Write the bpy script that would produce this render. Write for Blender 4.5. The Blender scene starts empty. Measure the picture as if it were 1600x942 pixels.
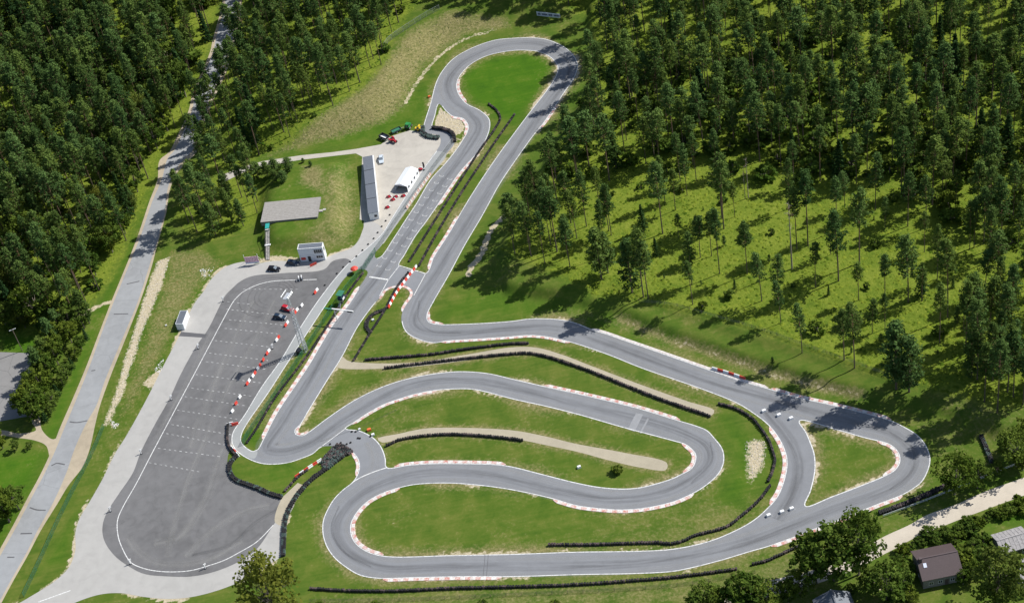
import bpy, bmesh, math, random
import numpy as np
from mathutils import Vector, Matrix, geometry
random.seed(7); rng = np.random.default_rng(7)
S = bpy.context.scene
COL = S.collection
PI = math.pi
# ------------------------------------------------------------------ camera
FPX, CX, CY = 2700.0, 800.0, 471.0            # focal length in photo pixels, photo centre
NAD = (1400.0, 3400.0)                        # where plumb lines meet below the photo
CAM_H = 350.8                                 # aircraft height in metres
_n = np.array([NAD[0]-CX, -(NAD[1]-CY), -FPX]); _n /= np.linalg.norm(_n)
_up = -_n
_f = np.array([0, 0, -1.0]); _Y = _f-(_f@_up)*_up; _Y /= np.linalg.norm(_Y); _X = np.cross(_Y, _up)
ROT = np.stack([_X, _Y, _up])
cam = bpy.data.cameras.new('camera'); camo = bpy.data.objects.new('camera', cam); COL.objects.link(camo)
camo.matrix_world = Matrix([[*ROT[0], 0], [*ROT[1], 0], [*ROT[2], CAM_H], [0, 0, 0, 1]])
cam.sensor_width = 36; cam.sensor_fit = 'HORIZONTAL'; cam.lens = 36*FPX/1600; cam.clip_start = 1; cam.clip_end = 6000
S.camera = camo
# ------------------------------------------------------------------ sky, sun, exposure
SUN_EL, SH_AZ = math.radians(47.0), math.radians(-166.0)   # shadows fall towards SH_AZ
W = bpy.data.worlds.new('World'); S.world = W; W.use_nodes = True
_nt = W.node_tree; _bg = _nt.nodes['Background']; _sky = _nt.nodes.new('ShaderNodeTexSky'); _sky.sky_type = 'NISHITA'
_sky.sun_disc = False; _sky.sun_elevation = SUN_EL
_sd = Vector((-math.cos(SH_AZ)*math.cos(SUN_EL), -math.sin(SH_AZ)*math.cos(SUN_EL), math.sin(SUN_EL)))
_sky.sun_rotation = math.atan2(_sd.x, _sd.y)
_nt.links.new(_sky.outputs[0], _bg.inputs[0]); _bg.inputs[1].default_value = 0.09
sun = bpy.data.lights.new('sun', 'SUN'); sun.energy = 4.6; sun.angle = math.radians(0.55); sun.color = (1.0, 0.97, 0.915)
suno = bpy.data.objects.new('sun', sun); COL.objects.link(suno); suno.rotation_euler = _sd.to_track_quat('Z', 'Y').to_euler()
S.view_settings.view_transform = 'Standard'; S.view_settings.look = 'None'; S.view_settings.gamma = 1.0
S.view_settings.use_curve_mapping = False; S.view_settings.exposure = 0.40

# ------------------------------------------------------------------ photo pixel -> place on the ground
def G(px, py, z=0.0):
    r = ROT@np.array([px-CX, -(py-CY), -FPX]); return np.array([0, 0, CAM_H])+r*((z-CAM_H)/r[2])
def Zc(c, r, *pts):                            # points read off a 4x crop of the photo
    y0 = (0, 236, 472, 706)[r]; return [(c*400+x/3.9925, y0+y/3.9915) for x, y in pts]
def gw(pts, z=0.0): return np.array([G(x, y, z)[:2] for x, y in pts])
def proj(p):
    q = ROT.T@(np.asarray(p, float)-np.array([0, 0, CAM_H])); return CX+FPX*q[0]/-q[2], CY-FPX*q[1]/-q[2]
def smooth(P, closed=False, step=0.8):         # Catmull-Rom through world points
    P = np.asarray(P, float); n = len(P)
    if n < 3 and not closed:
        k = max(2, int(np.linalg.norm(P[1]-P[0])/step)); t = np.linspace(0, 1, k+1)[:, None]; return P[0]*(1-t)+P[1]*t
    if closed: Q = np.vstack([P[-1], P, P[0], P[1]]); m = n
    else: Q = np.vstack([2*P[0]-P[1], P, 2*P[-1]-P[-2]]); m = n-1
    out = []
    for i in range(m):
        a, b, c, d = Q[i:i+4]; L = np.linalg.norm(c-b); k = max(1, int(L/step))
        t0 = 0.0; t1 = t0+max(1e-3, np.linalg.norm(b-a))**.5; t2 = t1+max(1e-3, L)**.5; t3 = t2+max(1e-3, np.linalg.norm(d-c))**.5
        for j in range(k):
            t = t1+(t2-t1)*j/k
            A1 = (t1-t)/(t1-t0)*a+(t-t0)/(t1-t0)*b; A2 = (t2-t)/(t2-t1)*b+(t-t1)/(t2-t1)*c; A3 = (t3-t)/(t3-t2)*c+(t-t2)/(t3-t2)*d
            B1 = (t2-t)/(t2-t0)*A1+(t-t0)/(t2-t0)*A2; B2 = (t3-t)/(t3-t1)*A2+(t-t1)/(t3-t1)*A3
            out.append((t2-t)/(t2-t1)*B1+(t-t1)/(t2-t1)*B2)
    if not closed: out.append(P[-1])
    return np.array(out)
def pip(P, poly):
    x, y = P[:, 0], P[:, 1]; ins = np.zeros(len(P), bool); q = poly[-1]
    for p in poly:
        if p[1] != q[1]:
            c = ((p[1] > y) != (q[1] > y)); ins ^= c & (x < (q[0]-p[0])*(y-p[1])/(q[1]-p[1])+p[0])
        q = p
    return ins
def pdist(P, line, lim=30.0, closed=False):
    D = np.full(len(P), lim); L = np.vstack([line, line[:1]]) if closed else line
    order = np.argsort(P[:, 0]); xs = P[order, 0]
    for a, b in zip(L[:-1], L[1:]):
        lo = np.searchsorted(xs, min(a[0], b[0])-lim); hi = np.searchsorted(xs, max(a[0], b[0])+lim)
        ix = order[lo:hi]; Q = P[ix]; k = (Q[:, 1] > min(a[1], b[1])-lim) & (Q[:, 1] < max(a[1], b[1])+lim); ix = ix[k]; Q = Q[k]
        if not len(ix): continue
        d = b-a; t = np.clip(((Q-a)@d)/max(1e-9, d@d), 0, 1); r = Q-a-t[:, None]*d; D[ix] = np.minimum(D[ix], np.hypot(r[:, 0], r[:, 1]))
    return D
def sstep(a, b, x): t = np.clip((x-a)/(b-a), 0, 1); return t*t*(3-2*t)
def vnoise(x, y, s, seed=0):                   # cheap smooth value noise
    r = np.random.default_rng(seed); T = r.random((256, 256)); x = np.asarray(x)/s+1000; y = np.asarray(y)/s+1000
    i = np.floor(x).astype(int); j = np.floor(y).astype(int); u = x-i; v = y-j; u = u*u*(3-2*u); v = v*v*(3-2*v)
    g = lambda a, b: T[a % 256, b % 256]
    return (g(i, j)*(1-u)+g(i+1, j)*u)*(1-v)+(g(i, j+1)*(1-u)+g(i+1, j+1)*u)*v

# ------------------------------------------------------------------ traces of the track (photo pixels)
O_TOP = [(661,206),(673,160),(681,130),(690,112.5),(707.5,92.5),(727.5,80),(750,70),(775,62.5),(800,60),(825,59),(850,61),(870,67.5),(887,77.5),(900,92.5),(903,105),(896,125),(882,145),(867,167.5),(850,192.5),(837,208),(799,261),(780,290),(753,339),(728,381),(700,433),(678,471),(668,492),(670,502),(682,506),(725,506),(800,501.5),(825,498),(850,497.5),(875,499),(900,504.5),(925,514.5),(950,522),(975,531),(1000,539.5),(1050,557),(1100,574.5),(1125,583),(1150,592),(1200,606.5),(1250,621),(1300,632),(1350,644.5),(1392,656.5),(1412,666),(1432,678),(1445,692),(1452,707),(1454,718.5),(1450,736),(1440,753.5),(1425,765),(1410,773.5),(1375,787),(1350,797),(1300,817),(1275,826),(1237,841),(1200,854),(1175,861),(1125,876),(1075,888.5),(1050,893),(1000,896),(900,898),(800,901),(725,901),(650,902.5),(590,903.5),(562,898.5),(540,886),(522,871),(510,853.5),(504,833.5),(504.5,813.5),(510,798.5),(522,778.5),(537,763.5),(550,753.5),(557,743.5),(561,730),(558.5,717),(550.5,707),(538,700),(524,697),(503,698),(489,709),(475,715),(450,723),(420,725.5),(400,722),(376,710),(365,699),(361.6,688),(363.5,675.5),(372.5,661),(381.5,648.4),(408.6,604),(437.5,563.6),(467,514.5),(495,472)]
O_PIT = [(525,433),(548,408),(575,386),(596,366),(612,341),(640,297),(662,263),(682,236),(688,225),(688,216),(683,211),(675,209.5),(665,209)]
H1 = [(749,236),(720,268.5),(702.5,293.5),(682.5,323.5),(665,348.5),(650,368.5),(632.5,398.5),(624,415),(644,421.5),(665,427),(677.5,401),(700,366),(717.5,336),(732.5,311),(755,276),(782,237),(800,212.5),(830,172.5),(855,140),(869,117.5),(871,105),(862.5,92.5),(845,82.5),(825,79.5),(800,80),(762.5,87.5),(737.5,100),(720,117.5),(714,132.5),(717.5,147.5),(730,162.5),(750,172.5),(764,185),(766,197.5),(760,217.5)]
H2 = [(592,467),(600,453.5),(615,447),(635,447),(645,456),(643,465),(636,474),(629,487),(627.5,502),(635,519.5),(655,531),(677.5,536),(700,533),(750,530),(800,526.5),(825,524.5),(850,526),(875,531),(900,537.5),(950,554.5),(1000,574.5),(1050,592),(1100,609.5),(1150,629.5),(1175,644.5),(1200,664),(1217.5,687),(1226,706),(1229,721),(1226,743.5),(1215,773.5),(1200,792),(1175,813.5),(1137,833.5),(1100,847),(1050,857),(1000,860),(900,861.5),(800,865),(700,867),(615,869),(590,866),(570,858.5),(555,846),(549,831),(550,816),(560,798.5),(575,783.5),(600,770),(625,762),(650,757),(700,755),(750,758.5),(800,765.5),(860,778.5),(900,790),(937,795),(975,797),(1012,793.5),(1050,785),(1075,775),(1100,761),(1122.5,741),(1131,723.5),(1131,707),(1127,697),(1117,684.5),(1105,672),(1087,664.5),(1062,657),(1000,638),(925,619.5),(850,603),(800,591.5),(762.5,583),(725,580),(700,581),(662.5,586),(625,594.5),(587.5,608),(550,627),(512.5,652),(480,676),(472,680),(463,678),(462,671),(470,663),(482.5,642),(510,597),(535,557),(560,509.5),(587.5,472)]
H3 = [(540,669),(550,662.5),(575,646),(600,632.5),(625,623.5),(650,616),(682.5,610),(712.5,608),(737.5,608.5),(762.5,613.5),(800,623.5),(850,634.5),(900,647),(975,668.5),(1050,688.5),(1070,694.5),(1080,702),(1085.5,709),(1086,718.5),(1080,731),(1067.5,738.5),(1050,747),(1025,755),(1000,761),(975,763),(937.5,760.5),(900,753.5),(850,741),(800,728.5),(775,725),(725,723.5),(675,723.5),(637.5,726),(605,730),(603,718),(600.5,708),(595,696),(585,684.6),(574.6,678),(562,672.5)]
H4 = [(1250,657.5),(1315,674),(1350,684),(1375,690),(1390,695),(1402,706),(1405,720),(1397.5,733.5),(1380,743.5),(1350,756),(1300,775),(1259,790),(1267.5,766),(1274,736),(1274,716),(1272,705),(1267.5,692.5),(1260,675)]
H5 = [(586,402),(587,394),(600,378.5),(617.5,353.5),(637.5,325),(660,293.5),(672.5,276),(697.5,241),(706,231),(711,222),(709,213),(702,207),(690,203),(676.5,200),(680,181),(686,163),(697.5,175),(707.5,182.5),(723,186),(730.5,196),(730,205),(722.5,219),(711,236),(695,256),(672.5,281),(650,318.5),(635,341),(615,372),(595,401),(589,404)]
H6 = [(573,431),(575,426),(570,421),(555,422),(540,433.5),(525,453.5),(512.5,472),(445,574.5),(419.5,614),(387,661),(378.5,677),(377,689),(384,698),(396,704.5),(402,702),(411,686),(432.5,644.5),(462.5,599.5),(482.5,569.5),(500,539.5),(520,507),(547,472),(560,451)]
trO = smooth(gw(O_TOP+O_PIT), True); trH = [smooth(gw(h), True) for h in (H1, H2, H3, H4, H5, H6)]
def on_track(P):
    m = pip(P, trO)
    for h in trH: m &= ~pip(P, h)
    return m
# other paved places
APRON = [(548,388),(525,396),(510,402),(465,408),(425,408),(400,412),(382,409),(355,416),(332.5,433.5),(317.5,456),(304,474),(277.5,529.5),(255,572),(235,612),(215,649.5),(195,684.5),(180,708),(160,748.5),(140,783.5),(125,808.5),(118,831),(117.5,861),(107.5,886),(87.5,906),(65,921),(40,936),(10,955),(80,960),(115,942),(155,928.5),(187.5,926),(225,932),(262.5,935),(300,932),(350,918.5),(400,896),(420,882),(441,866),(444,820),(460,783),(441,778),(415,772),(400,765),(367,753),(356,735),(356,713),(364,690),(384,650),(440,565),(498,474),(528,435),(551,410),(578,388),(599,368),(590,350),(570,345),(568,356),(560,376)]
LOT = [(375,440),(394,431.5),(440,427),(506,421),(520,408),(540,404),(548,409),(525,434),(495,473),(467,515.5),(437.5,564.6),(408,605),(381.5,649),(364,676),(361,690),(356,713),(356,735),(367,753),(400,765),(415,772),(440,778),(432,812),(427,820),(400,858.5),(375,876),(337.5,892),(300,900),(262.5,900),(225,896),(200,883.5),(180,868.5),(165,848.5),(160,831),(162.5,811),(172.5,791),(187.5,768.5),(207.5,738.5),(220,706),(242.5,662),(265,622),(282.5,584.5),(307.5,539.5),(325,514.5),(345,474.5),(352.5,461),(362.5,451)]
PADDOCK = [(340,277),(375,262),(411,252),(470,243),(520,238),(556,233),(595,226),(612,213),(640,204),(661,206),(676,200),(690,203),(705,208),(712,220),(697,241),(672,277),(637,327),(617,355),(600,380),(580,392),(560,378),(568,356),(571,346),(562,343),(566,245),(556,240),(520,244),(470,250),(411,260),(380,270),(345,287)]
ROAD_L = [(352.5,-60),(352.5,0),(347.5,25),(337.5,60),(332.5,82.5),(315,125),(305,150),(300,172.5),(282.5,215),(272,236),(262.5,247),(252.5,281),(237.5,316),(222.5,361),(210,393.5),(192.5,436),(178,471),(160,517),(140,572),(120,622),(100,670),(85,707),(67.5,743.5),(50,776),(25,823.5),(0,868.5),(-35,935),(-80,1020)]
ROAD_R = [(372,-60),(372,0),(370,30),(362.5,62.5),(350,105),(325,160),(310,200),(300,236),(288,248),(272.5,268.5),(262.5,293.5),(257.5,331),(242.5,386),(232.5,418.5),(215.5,471),(190,532),(165,592),(150,634.5),(137,657),(122.5,687),(114,708),(105,735),(85,781),(60,826),(40,866),(20,901),(0,938),(-40,1020)]
SAND_R = [(378,-60),(378,0),(376,30),(368,64),(356,107),(331,162),(316,202),(307,238),(296,250),(277,270),(266,295),(260,331),(245,386),(236,420),(219,471),(195,532),(171,592),(156,634.5),(149,662),(143,690),(138,708),(130,728),(107,758),(90,786),(64,828),(43,868),(23,903),(3,940),(-37,1020)]
SAND_L = [(348,-60),(348,0),(343,25),(333,60),(328,82),(310,125),(300,150),(295,172),(276,215),(264,238),(250,250),(246,281),(233,316),(218,361),(206,393),(188.5,436),(174,471),(156,517),(135,572),(114,622),(93,670),(79,707),(62,743),(44,776),(19,823),(-6,868),(-41,935),(-86,1020)]
LANE_U = [(1700,707),(1610,742),(1537,768.5),(1492,788.5),(1450,803.5),(1420,820),(1380,838.5),(1330,868),(1260,893),(1200,908),(1120,940),(1060,975)]
LANE_D = [(1700,735),(1610,770),(1550,792),(1500,811),(1475,821),(1432,838.5),(1400,856),(1380,866),(1335,889),(1265,915),(1205,930),(1140,955),(1080,990)]
PATH_B = [(535,557),(542.5,563),(575,567),(650,566),(725,554.5),(800,542.5),(837.5,543),(875,553),(925,572),(975,591),(1025,609.5),(1075,627),(1116,641),(1112,648.5),(1075,637.5),(1025,619.5),(975,600),(925,580),(875,560),(837.5,553),(800,553.5),(700,567),(625,575),(600,576),(525,572.5)]
PATH_C = [(590,685),(625,677),(662,669.5),(712,668),(800,672),(850,681),(900,693),(975,707),(1042,723),(1040,734),(1000,730),(950,718.5),(904,706),(862,697),(800,685),(712,678.5),(662,680),(625,686),(597,691)]
PATH_A = [(430,816),(440,779),(450,768.5),(475,746),(500,730),(507,735),(477,763.5),(462,783.5),(451,806),(448,821)]
LOT_W = [(-90,556),(0,550),(62,552),(75,560),(60,610),(45,650),(0,658),(-90,675)]
PATH_W = [(-60,690),(0,672),(30,677),(56,672),(48,655),(60,650),(66,672),(84,686),(100,676),(80,718),(72,696),(55,688),(30,684),(0,681),(-60,700)]
YARD = [(1340,905),(1390,880),(1430,905),(1440,935),(1400,945),(1360,930)]
def polyw(p, closed=True): return smooth(gw(p), closed)
PAVED = dict(apron=polyw(APRON), lot=polyw(LOT), paddock=gw(PADDOCK), lot_w=gw(LOT_W), path_w=gw(PATH_W),
             road=np.vstack([smooth(gw(SAND_L)), smooth(gw(SAND_R))[::-1]]), lane=np.vstack([smooth(gw(LANE_U)), smooth(gw(LANE_D))[::-1]]))
# ------------------------------------------------------------------ terrain: banks and the mound
HX, HY = np.arange(-300, 300, 2.0), np.arange(190, 760, 2.0)
_gx, _gy = np.meshgrid(HX, HY, indexing='ij'); _P = np.stack([_gx.ravel(), _gy.ravel()], 1)
def soft(poly, P, w): return np.where(pip(P, poly), sstep(0, w, pdist(P, poly, w+1, True)), 0)
RBANK = [(930,-120),(915,40),(927,100),(917,150),(852,250),(803,340),(765,415),(790,462),(880,473),(960,492),(1050,530),(1150,566),(1280,606),(1400,642),(1480,652),(1560,690),(1800,640),(1850,-120)]
LBANK = [(410,246),(470,234),(540,216),(600,196),(640,160),(660,110),(700,65),(760,44),(830,32),(905,32),(935,-120),(390,-120),(390,60),(365,130),(340,190),(320,245)]
MOUND = [(398,330),(408,268),(470,250),(545,246),(558,270),(558,340),(545,375),(510,390),(440,403),(405,402)]
_h = 2.0*soft(gw(RBANK), _P, 2.2)+1.0*soft(gw([(x,y-(28 if 900<x<1500 else 0)) for x,y in RBANK]), _P, 3.5)+4.0*soft(gw(LBANK), _P, 13.0)+3.2*soft(gw(MOUND), _P, 7.0)
_h += 0.35*(vnoise(_P[:, 0], _P[:, 1], 22, 3)-.5)*sstep(6, 20, _h*0+20)
_pd = np.full(len(_P), 12.0)
_in = pip(_P, trO)
for _k in PAVED.values(): _in |= pip(_P, _k); _pd = np.minimum(_pd, pdist(_P, _k, 12.0, True))
_pd = np.minimum(_pd, pdist(_P, trO, 12.0, True)); _pd[_in] = 0
PDF = _pd.reshape(_gx.shape)
HF = (_h*sstep(2.5, 8.0, _pd)).reshape(_gx.shape)
def bil(F, x, y):
    u = np.clip((np.asarray(x)-HX[0])/2.0, 0, len(HX)-1.001); v = np.clip((np.asarray(y)-HY[0])/2.0, 0, len(HY)-1.001)
    i = u.astype(int); j = v.astype(int); u = u-i; v = v-j
    return (F[i, j]*(1-u)+F[i+1, j]*u)*(1-v)+(F[i, j+1]*(1-u)+F[i+1, j+1]*u)*v
def hgt(x, y): return bil(HF, x, y)
def paved_d(x, y): return bil(PDF, x, y)
def P(px, py):
    z = 0.0
    for _ in range(7): p = G(px, py, z); z = float(hgt(p[0], p[1]))
    return Vector((p[0], p[1], z))
def tall(base, top):                           # height of an upright thing whose foot and tip are seen at these pixels
    b = np.array(P(*base)); lo, hi = 0.0, 60.0
    for _ in range(30):
        m = (lo+hi)/2
        if proj(b+[0, 0, m])[1] > top[1]: lo = m
        else: hi = m
    return lo
# ------------------------------------------------------------------ materials
def new_mat(name):
    m = bpy.data.materials.new(name); m.use_nodes = True; nt = m.node_tree; return m, nt, nt.nodes['Principled BSDF']
def nd(nt, t, **kw):
    n = nt.nodes.new('ShaderNode'+t)
    for k, v in kw.items():
        if k in n.inputs: n.inputs[k].default_value = v
        else: setattr(n, k, v)
    return n
def ramp(nt, src, stops):
    r = nd(nt, 'ValToRGB'); e = r.color_ramp.elements
    while len(e) < len(stops): e.new(0.5)
    for q, (p, c) in zip(e, stops): q.position = p; q.color = (*c, 1) if len(c) == 3 else c
    nt.links.new(src, r.inputs[0]); return r.outputs[0]
def mix(nt, f, a, b, mode='MIX'):
    n = nd(nt, 'Mix', data_type='RGBA', blend_type=mode)
    for i, v in ((0, f), (6, a), (7, b)):
        if isinstance(v, (int, float)): n.inputs[i].default_value = v
        elif isinstance(v, tuple): n.inputs[i].default_value = (*v, 1)
        else: nt.links.new(v, n.inputs[i])
    return n.outputs[2]
def mth(nt, op, a, b=None, clamp=False):
    n = nd(nt, 'Math', operation=op, use_clamp=clamp)
    for i, v in ((0, a), (1, b)):
        if v is None: continue
        if isinstance(v, (int, float)): n.inputs[i].default_value = v
        else: nt.links.new(v, n.inputs[i])
    return n.outputs[0]
def noise(nt, scale, detail=4, rough=.55, vec=None, dist=0.0):
    n = nd(nt, 'TexNoise', Scale=scale, Detail=detail, Roughness=rough, Distortion=dist)
    nt.links.new(vec if vec is not None else coord(nt), n.inputs[0]); return n.outputs[0]
def coord(nt, kind='Object'):
    for n in nt.nodes:
        if n.bl_idname == 'ShaderNodeTexCoord': return n.outputs[kind]
    return nd(nt, 'TexCoord').outputs[kind]
def bump(nt, b, h, strength, dist):
    n = nd(nt, 'Bump', Strength=strength, Distance=dist); nt.links.new(h, n.inputs['Height']); nt.links.new(n.outputs[0], b.inputs['Normal'])
def plain(name, c, rough=.7, metal=0.0, var=.12, scale=3.0):
    m, nt, b = new_mat(name); b.inputs['Roughness'].default_value = rough; b.inputs['Metallic'].default_value = metal
    f = noise(nt, scale, 5); lo = tuple(x*(1-var) for x in c); hi = tuple(min(1, x*(1+var)) for x in c)
    nt.links.new(ramp(nt, f, [(.3, lo), (.7, hi)]), b.inputs['Base Color']); return m
def paved(name, c, var=.10, grain=.12, cracks=0.0, stain=.15, streak=None):
    m, nt, b = new_mat(name); b.inputs['Roughness'].default_value = .88; b.inputs['Specular IOR Level'].default_value = .25
    big = noise(nt, .045, 5, .6); mid = noise(nt, .35, 5, .6, dist=.6); fine = noise(nt, 5.0, 3, .7)
    f = mth(nt, 'ADD', mth(nt, 'MULTIPLY', big, .5), mth(nt, 'MULTIPLY', mid, .5))
    col = ramp(nt, f, [(.30, tuple(x*(1-var*1.6) for x in c)), (.5, c), (.72, tuple(x*(1+var*1.3) for x in c))])
    col = mix(nt, grain, col, ramp(nt, fine, [(.3, (.25, .25, .25)), (.7, (1., 1., 1.))]), 'MULTIPLY') if grain else col
    st = noise(nt, .16, 6, .65, dist=1.2); col = mix(nt, ramp(nt, st, [(.58, (0, 0, 0)), (.75, (stain,)*3)]), col, tuple(x*.55 for x in c))
    if cracks:
        v = nd(nt, 'TexVoronoi', feature='DISTANCE_TO_EDGE', Scale=.05); mp = nd(nt, 'Mapping'); mp.inputs['Scale'].default_value = (1, 1, 1)
        dn = nd(nt, 'TexNoise', Scale=.5, Detail=4); nt.links.new(coord(nt), dn.inputs[0])
        va = nd(nt, 'VectorMath', operation='ADD'); nt.links.new(coord(nt), va.inputs[0]); nt.links.new(dn.outputs[1], va.inputs[1]); nt.links.new(va.outputs[0], v.inputs[0])
        col = mix(nt, ramp(nt, v.outputs[0], [(.0018, (cracks,)*3), (.006, (0, 0, 0))]), col, tuple(x*.45 for x in c))
    nt.links.new(col, b.inputs['Base Color']); bump(nt, b, fine, .25, .01); return m
M = {}
M['track'] = paved('track_asphalt', (.214, .221, .234), .08, .13, 0, .2)
M['lot'] = paved('lot_asphalt', (.150, .148, .149), .18, .16, 0, .5)
M['apron'] = paved('pale_concrete', (.375, .365, .345), .09, .10, 0, .18)
M['paddock'] = paved('paddock_gravel', (.44, .41, .36), .13, .18, 0, .35)
M['pit'] = paved('pit_lane_asphalt', (.30, .31, .305), .07, .08, 0, .12)
M['road'] = paved('old_road_asphalt', (.285, .293, .30), .12, .14, .35, .30)
M['lotw'] = paved('worn_lot_asphalt', (.225, .22, .215), .08, .10, .5, .2)
M['sand'] = paved('sandy_shoulder', (.42, .355, .26), .16, .25, 0, .3)
M['path'] = paved('gravel_path', (.40, .355, .265), .10, .25, 0, .15)
M['lane'] = paved('dusty_lane', (.50, .445, .365), .10, .16, 0, .2)
M['patch'] = paved('pale_resurfaced_patch', (.275, .28, .29), .14, .1, 0, .3)
M['dark_patch'] = paved('dark_wheel_marks', (.105, .105, .110), .15, .1, 0, .3)
def worn_paint(name, c, under, wear=.45, sc=1.6):
    m, nt, b = new_mat(name); b.inputs['Roughness'].default_value = .75
    f = noise(nt, sc, 6, .65); nt.links.new(mix(nt, ramp(nt, f, [(wear-.08, (1, 1, 1)), (wear+.1, (0, 0, 0))]), c, under), b.inputs['Base Color']); return m
M['line'] = worn_paint('white_line_paint', (.66, .66, .64), (.36, .36, .36), .44)
M['dash'] = worn_paint('worn_line_paint', (.54, .54, .53), (.24, .24, .24), .48)
M['kerb_red'] = worn_paint('faded_red_kerb', (.46, .17, .135), (.56, .44, .40), .52, 1.5)
M['kerb_white'] = worn_paint('white_kerb', (.64, .61, .58), (.48, .40, .36), .46, 1.5)
M['white'] = plain('white_paint', (.78, .78, .77), .45, var=.06)
M['white_sheet'] = plain('white_cladding', (.74, .76, .78), .4, var=.05)
M['roof_grey'] = plain('grey_roof_sheet', (.145, .16, .185), .5, .2, var=.12)
M['slate'] = plain('grey_roof_tiles', (.30, .285, .28), .8, var=.3, scale=2.0)
M['brown_roof'] = plain('brown_roof_sheet', (.088, .064, .064), .45, var=.10)
M['grey_wall'] = plain('weathered_wall', (.20, .19, .175), .85, var=.25)
M['dark'] = plain('dark_paint', (.025, .027, .03), .5)
M['glass'] = plain('dark_glass', (.025, .03, .035), .08)
M['screen'] = plain('windscreen_glass', (.16, .19, .22), .08)
M['rubber'] = plain('tyre_rubber', (.018, .017, .018), .75, var=.5, scale=1.2)
M['steel'] = plain('galvanised_steel', (.55, .57, .60), .4, .5)
M['green_metal'] = plain('green_fence_paint', (.035, .17, .10), .5)
M['teal'] = plain('teal_sheet', (.03, .30, .27), .45)
M['red'] = plain('red_plastic', (.58, .055, .035), .45, var=.15)
M['orange'] = plain('orange_plastic', (.75, .16, .05), .5)
M['red_car'] = plain('red_car_paint', (.42, .018, .03), .25)
M['blue_car'] = plain('dark_blue_car_paint', (.018, .032, .055), .25)
M['black_car'] = plain('black_car_paint', (.012, .012, .016), .22)
M['silver_car'] = plain('pale_blue_car_paint', (.50, .56, .62), .25)
M['green_paint'] = plain('green_machine_paint', (.03, .22, .06), .4)
M['yellow'] = plain('yellow_machine_paint', (.60, .42, .03), .4)
M['timber'] = plain('grey_timber', (.36, .34, .315), .85, var=.25, scale=2.5)
M['brick_red'] = plain('brick', (.25, .09, .06), .9)
M['concrete'] = plain('concrete_block', (.55, .54, .52), .85, var=.2)
M['stone'] = plain('pale_field_stone', (.50, .46, .39), .9, var=.35, scale=.8)
M['wood_pole'] = plain('pole_timber', (.17, .13, .10), .9)
M['tent'] = plain('tent_canvas', (.80, .82, .84), .6, var=.03)
M['flag'] = plain('black_cloth', (.02, .015, .02), .8)
M['blue_print'] = plain('blue_print', (.035, .045, .16), .6)
M['banner'] = plain('banner_cloth', (.62, .66, .78), .6, var=.05)
# slatted deck: thin board lines
def deck_mat():
    m, nt, b = new_mat('deck_boards'); b.inputs['Roughness'].default_value = .85
    w = nd(nt, 'TexWave', Scale=.75, Distortion=1.2, Detail=3, bands_direction='Y'); nt.links.new(coord(nt), w.inputs[0])
    f = noise(nt, 1.2, 5); c = ramp(nt, w.outputs[0], [(.0, (.25, .235, .22)), (.5, (.305, .29, .27)), (1, (.35, .33, .305))])
    nt.links.new(mix(nt, .35, c, ramp(nt, f, [(.3, (.5, .48, .45)), (.7, (1, 1, 1))]), 'MULTIPLY'), b.inputs['Base Color']); return m
M['deck'] = deck_mat()
def pink_board():
    m, nt, b = new_mat('speckled_pink_print'); b.inputs['Roughness'].default_value = .6
    v = nd(nt, 'TexVoronoi', Scale=2.6); nt.links.new(coord(nt), v.inputs[0]); f = noise(nt, 3.5, 4)
    c = ramp(nt, f, [(.3, (.30, .06, .14)), (.5, (.62, .30, .38)), (.68, (.75, .62, .66))])
    nt.links.new(mix(nt, .4, c, ramp(nt, v.outputs[0], [(.1, (.2, .06, .12)), (.5, (.9, .7, .75))])), b.inputs['Base Color']); return m
M['pink'] = pink_board()
def mesh_mat(name, c, solid):                  # see-through wire mesh
    m, nt, b = new_mat(name); b.inputs['Base Color'].default_value = (*c, 1); b.inputs['Roughness'].default_value = .6
    t = nd(nt, 'BsdfTransparent'); mx = nd(nt, 'MixShader'); out = nt.nodes['Material Output']
    f = noise(nt, .8, 4); nt.links.new(ramp(nt, f, [(.3, (solid*.6,)*3), (.7, (min(1, solid*1.3),)*3)]), mx.inputs[0])
    nt.links.new(t.outputs[0], mx.inputs[1]); nt.links.new(b.outputs[0], mx.inputs[2]); nt.links.new(mx.outputs[0], out.inputs[0]); return m
M['mesh_green'] = mesh_mat('green_wire_mesh', (.03, .13, .07), .36)
M['mesh_grey'] = mesh_mat('grey_wire_mesh', (.16, .18, .17), .30)
def leaf_mat(name, dark, lite, trans=.36):
    m, nt, b = new_mat(name); nt.nodes.remove(b)
    a = nd(nt, 'Attribute', attribute_name='tone'); oi = nd(nt, 'ObjectInfo')
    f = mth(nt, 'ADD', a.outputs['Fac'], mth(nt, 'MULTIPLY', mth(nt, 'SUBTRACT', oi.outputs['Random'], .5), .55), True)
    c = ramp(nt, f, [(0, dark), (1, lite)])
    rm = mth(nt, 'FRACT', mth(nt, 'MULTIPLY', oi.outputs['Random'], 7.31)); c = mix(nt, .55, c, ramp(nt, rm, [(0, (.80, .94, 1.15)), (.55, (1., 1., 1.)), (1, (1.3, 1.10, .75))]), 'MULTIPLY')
    d = nd(nt, 'BsdfDiffuse'); t = nd(nt, 'BsdfTranslucent'); mx = nd(nt, 'MixShader'); mx.inputs[0].default_value = trans
    nt.links.new(c, d.inputs[0]); nt.links.new(mix(nt, .3, c, (.14, .17, .02)), t.inputs[0])
    nt.links.new(d.outputs[0], mx.inputs[1]); nt.links.new(t.outputs[0], mx.inputs[2]); nt.links.new(mx.outputs[0], nt.nodes['Material Output'].inputs[0]); return m
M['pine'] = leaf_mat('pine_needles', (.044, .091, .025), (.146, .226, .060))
M['spruce'] = leaf_mat('spruce_needles', (.024, .060, .020), (.074, .135, .040))
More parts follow.
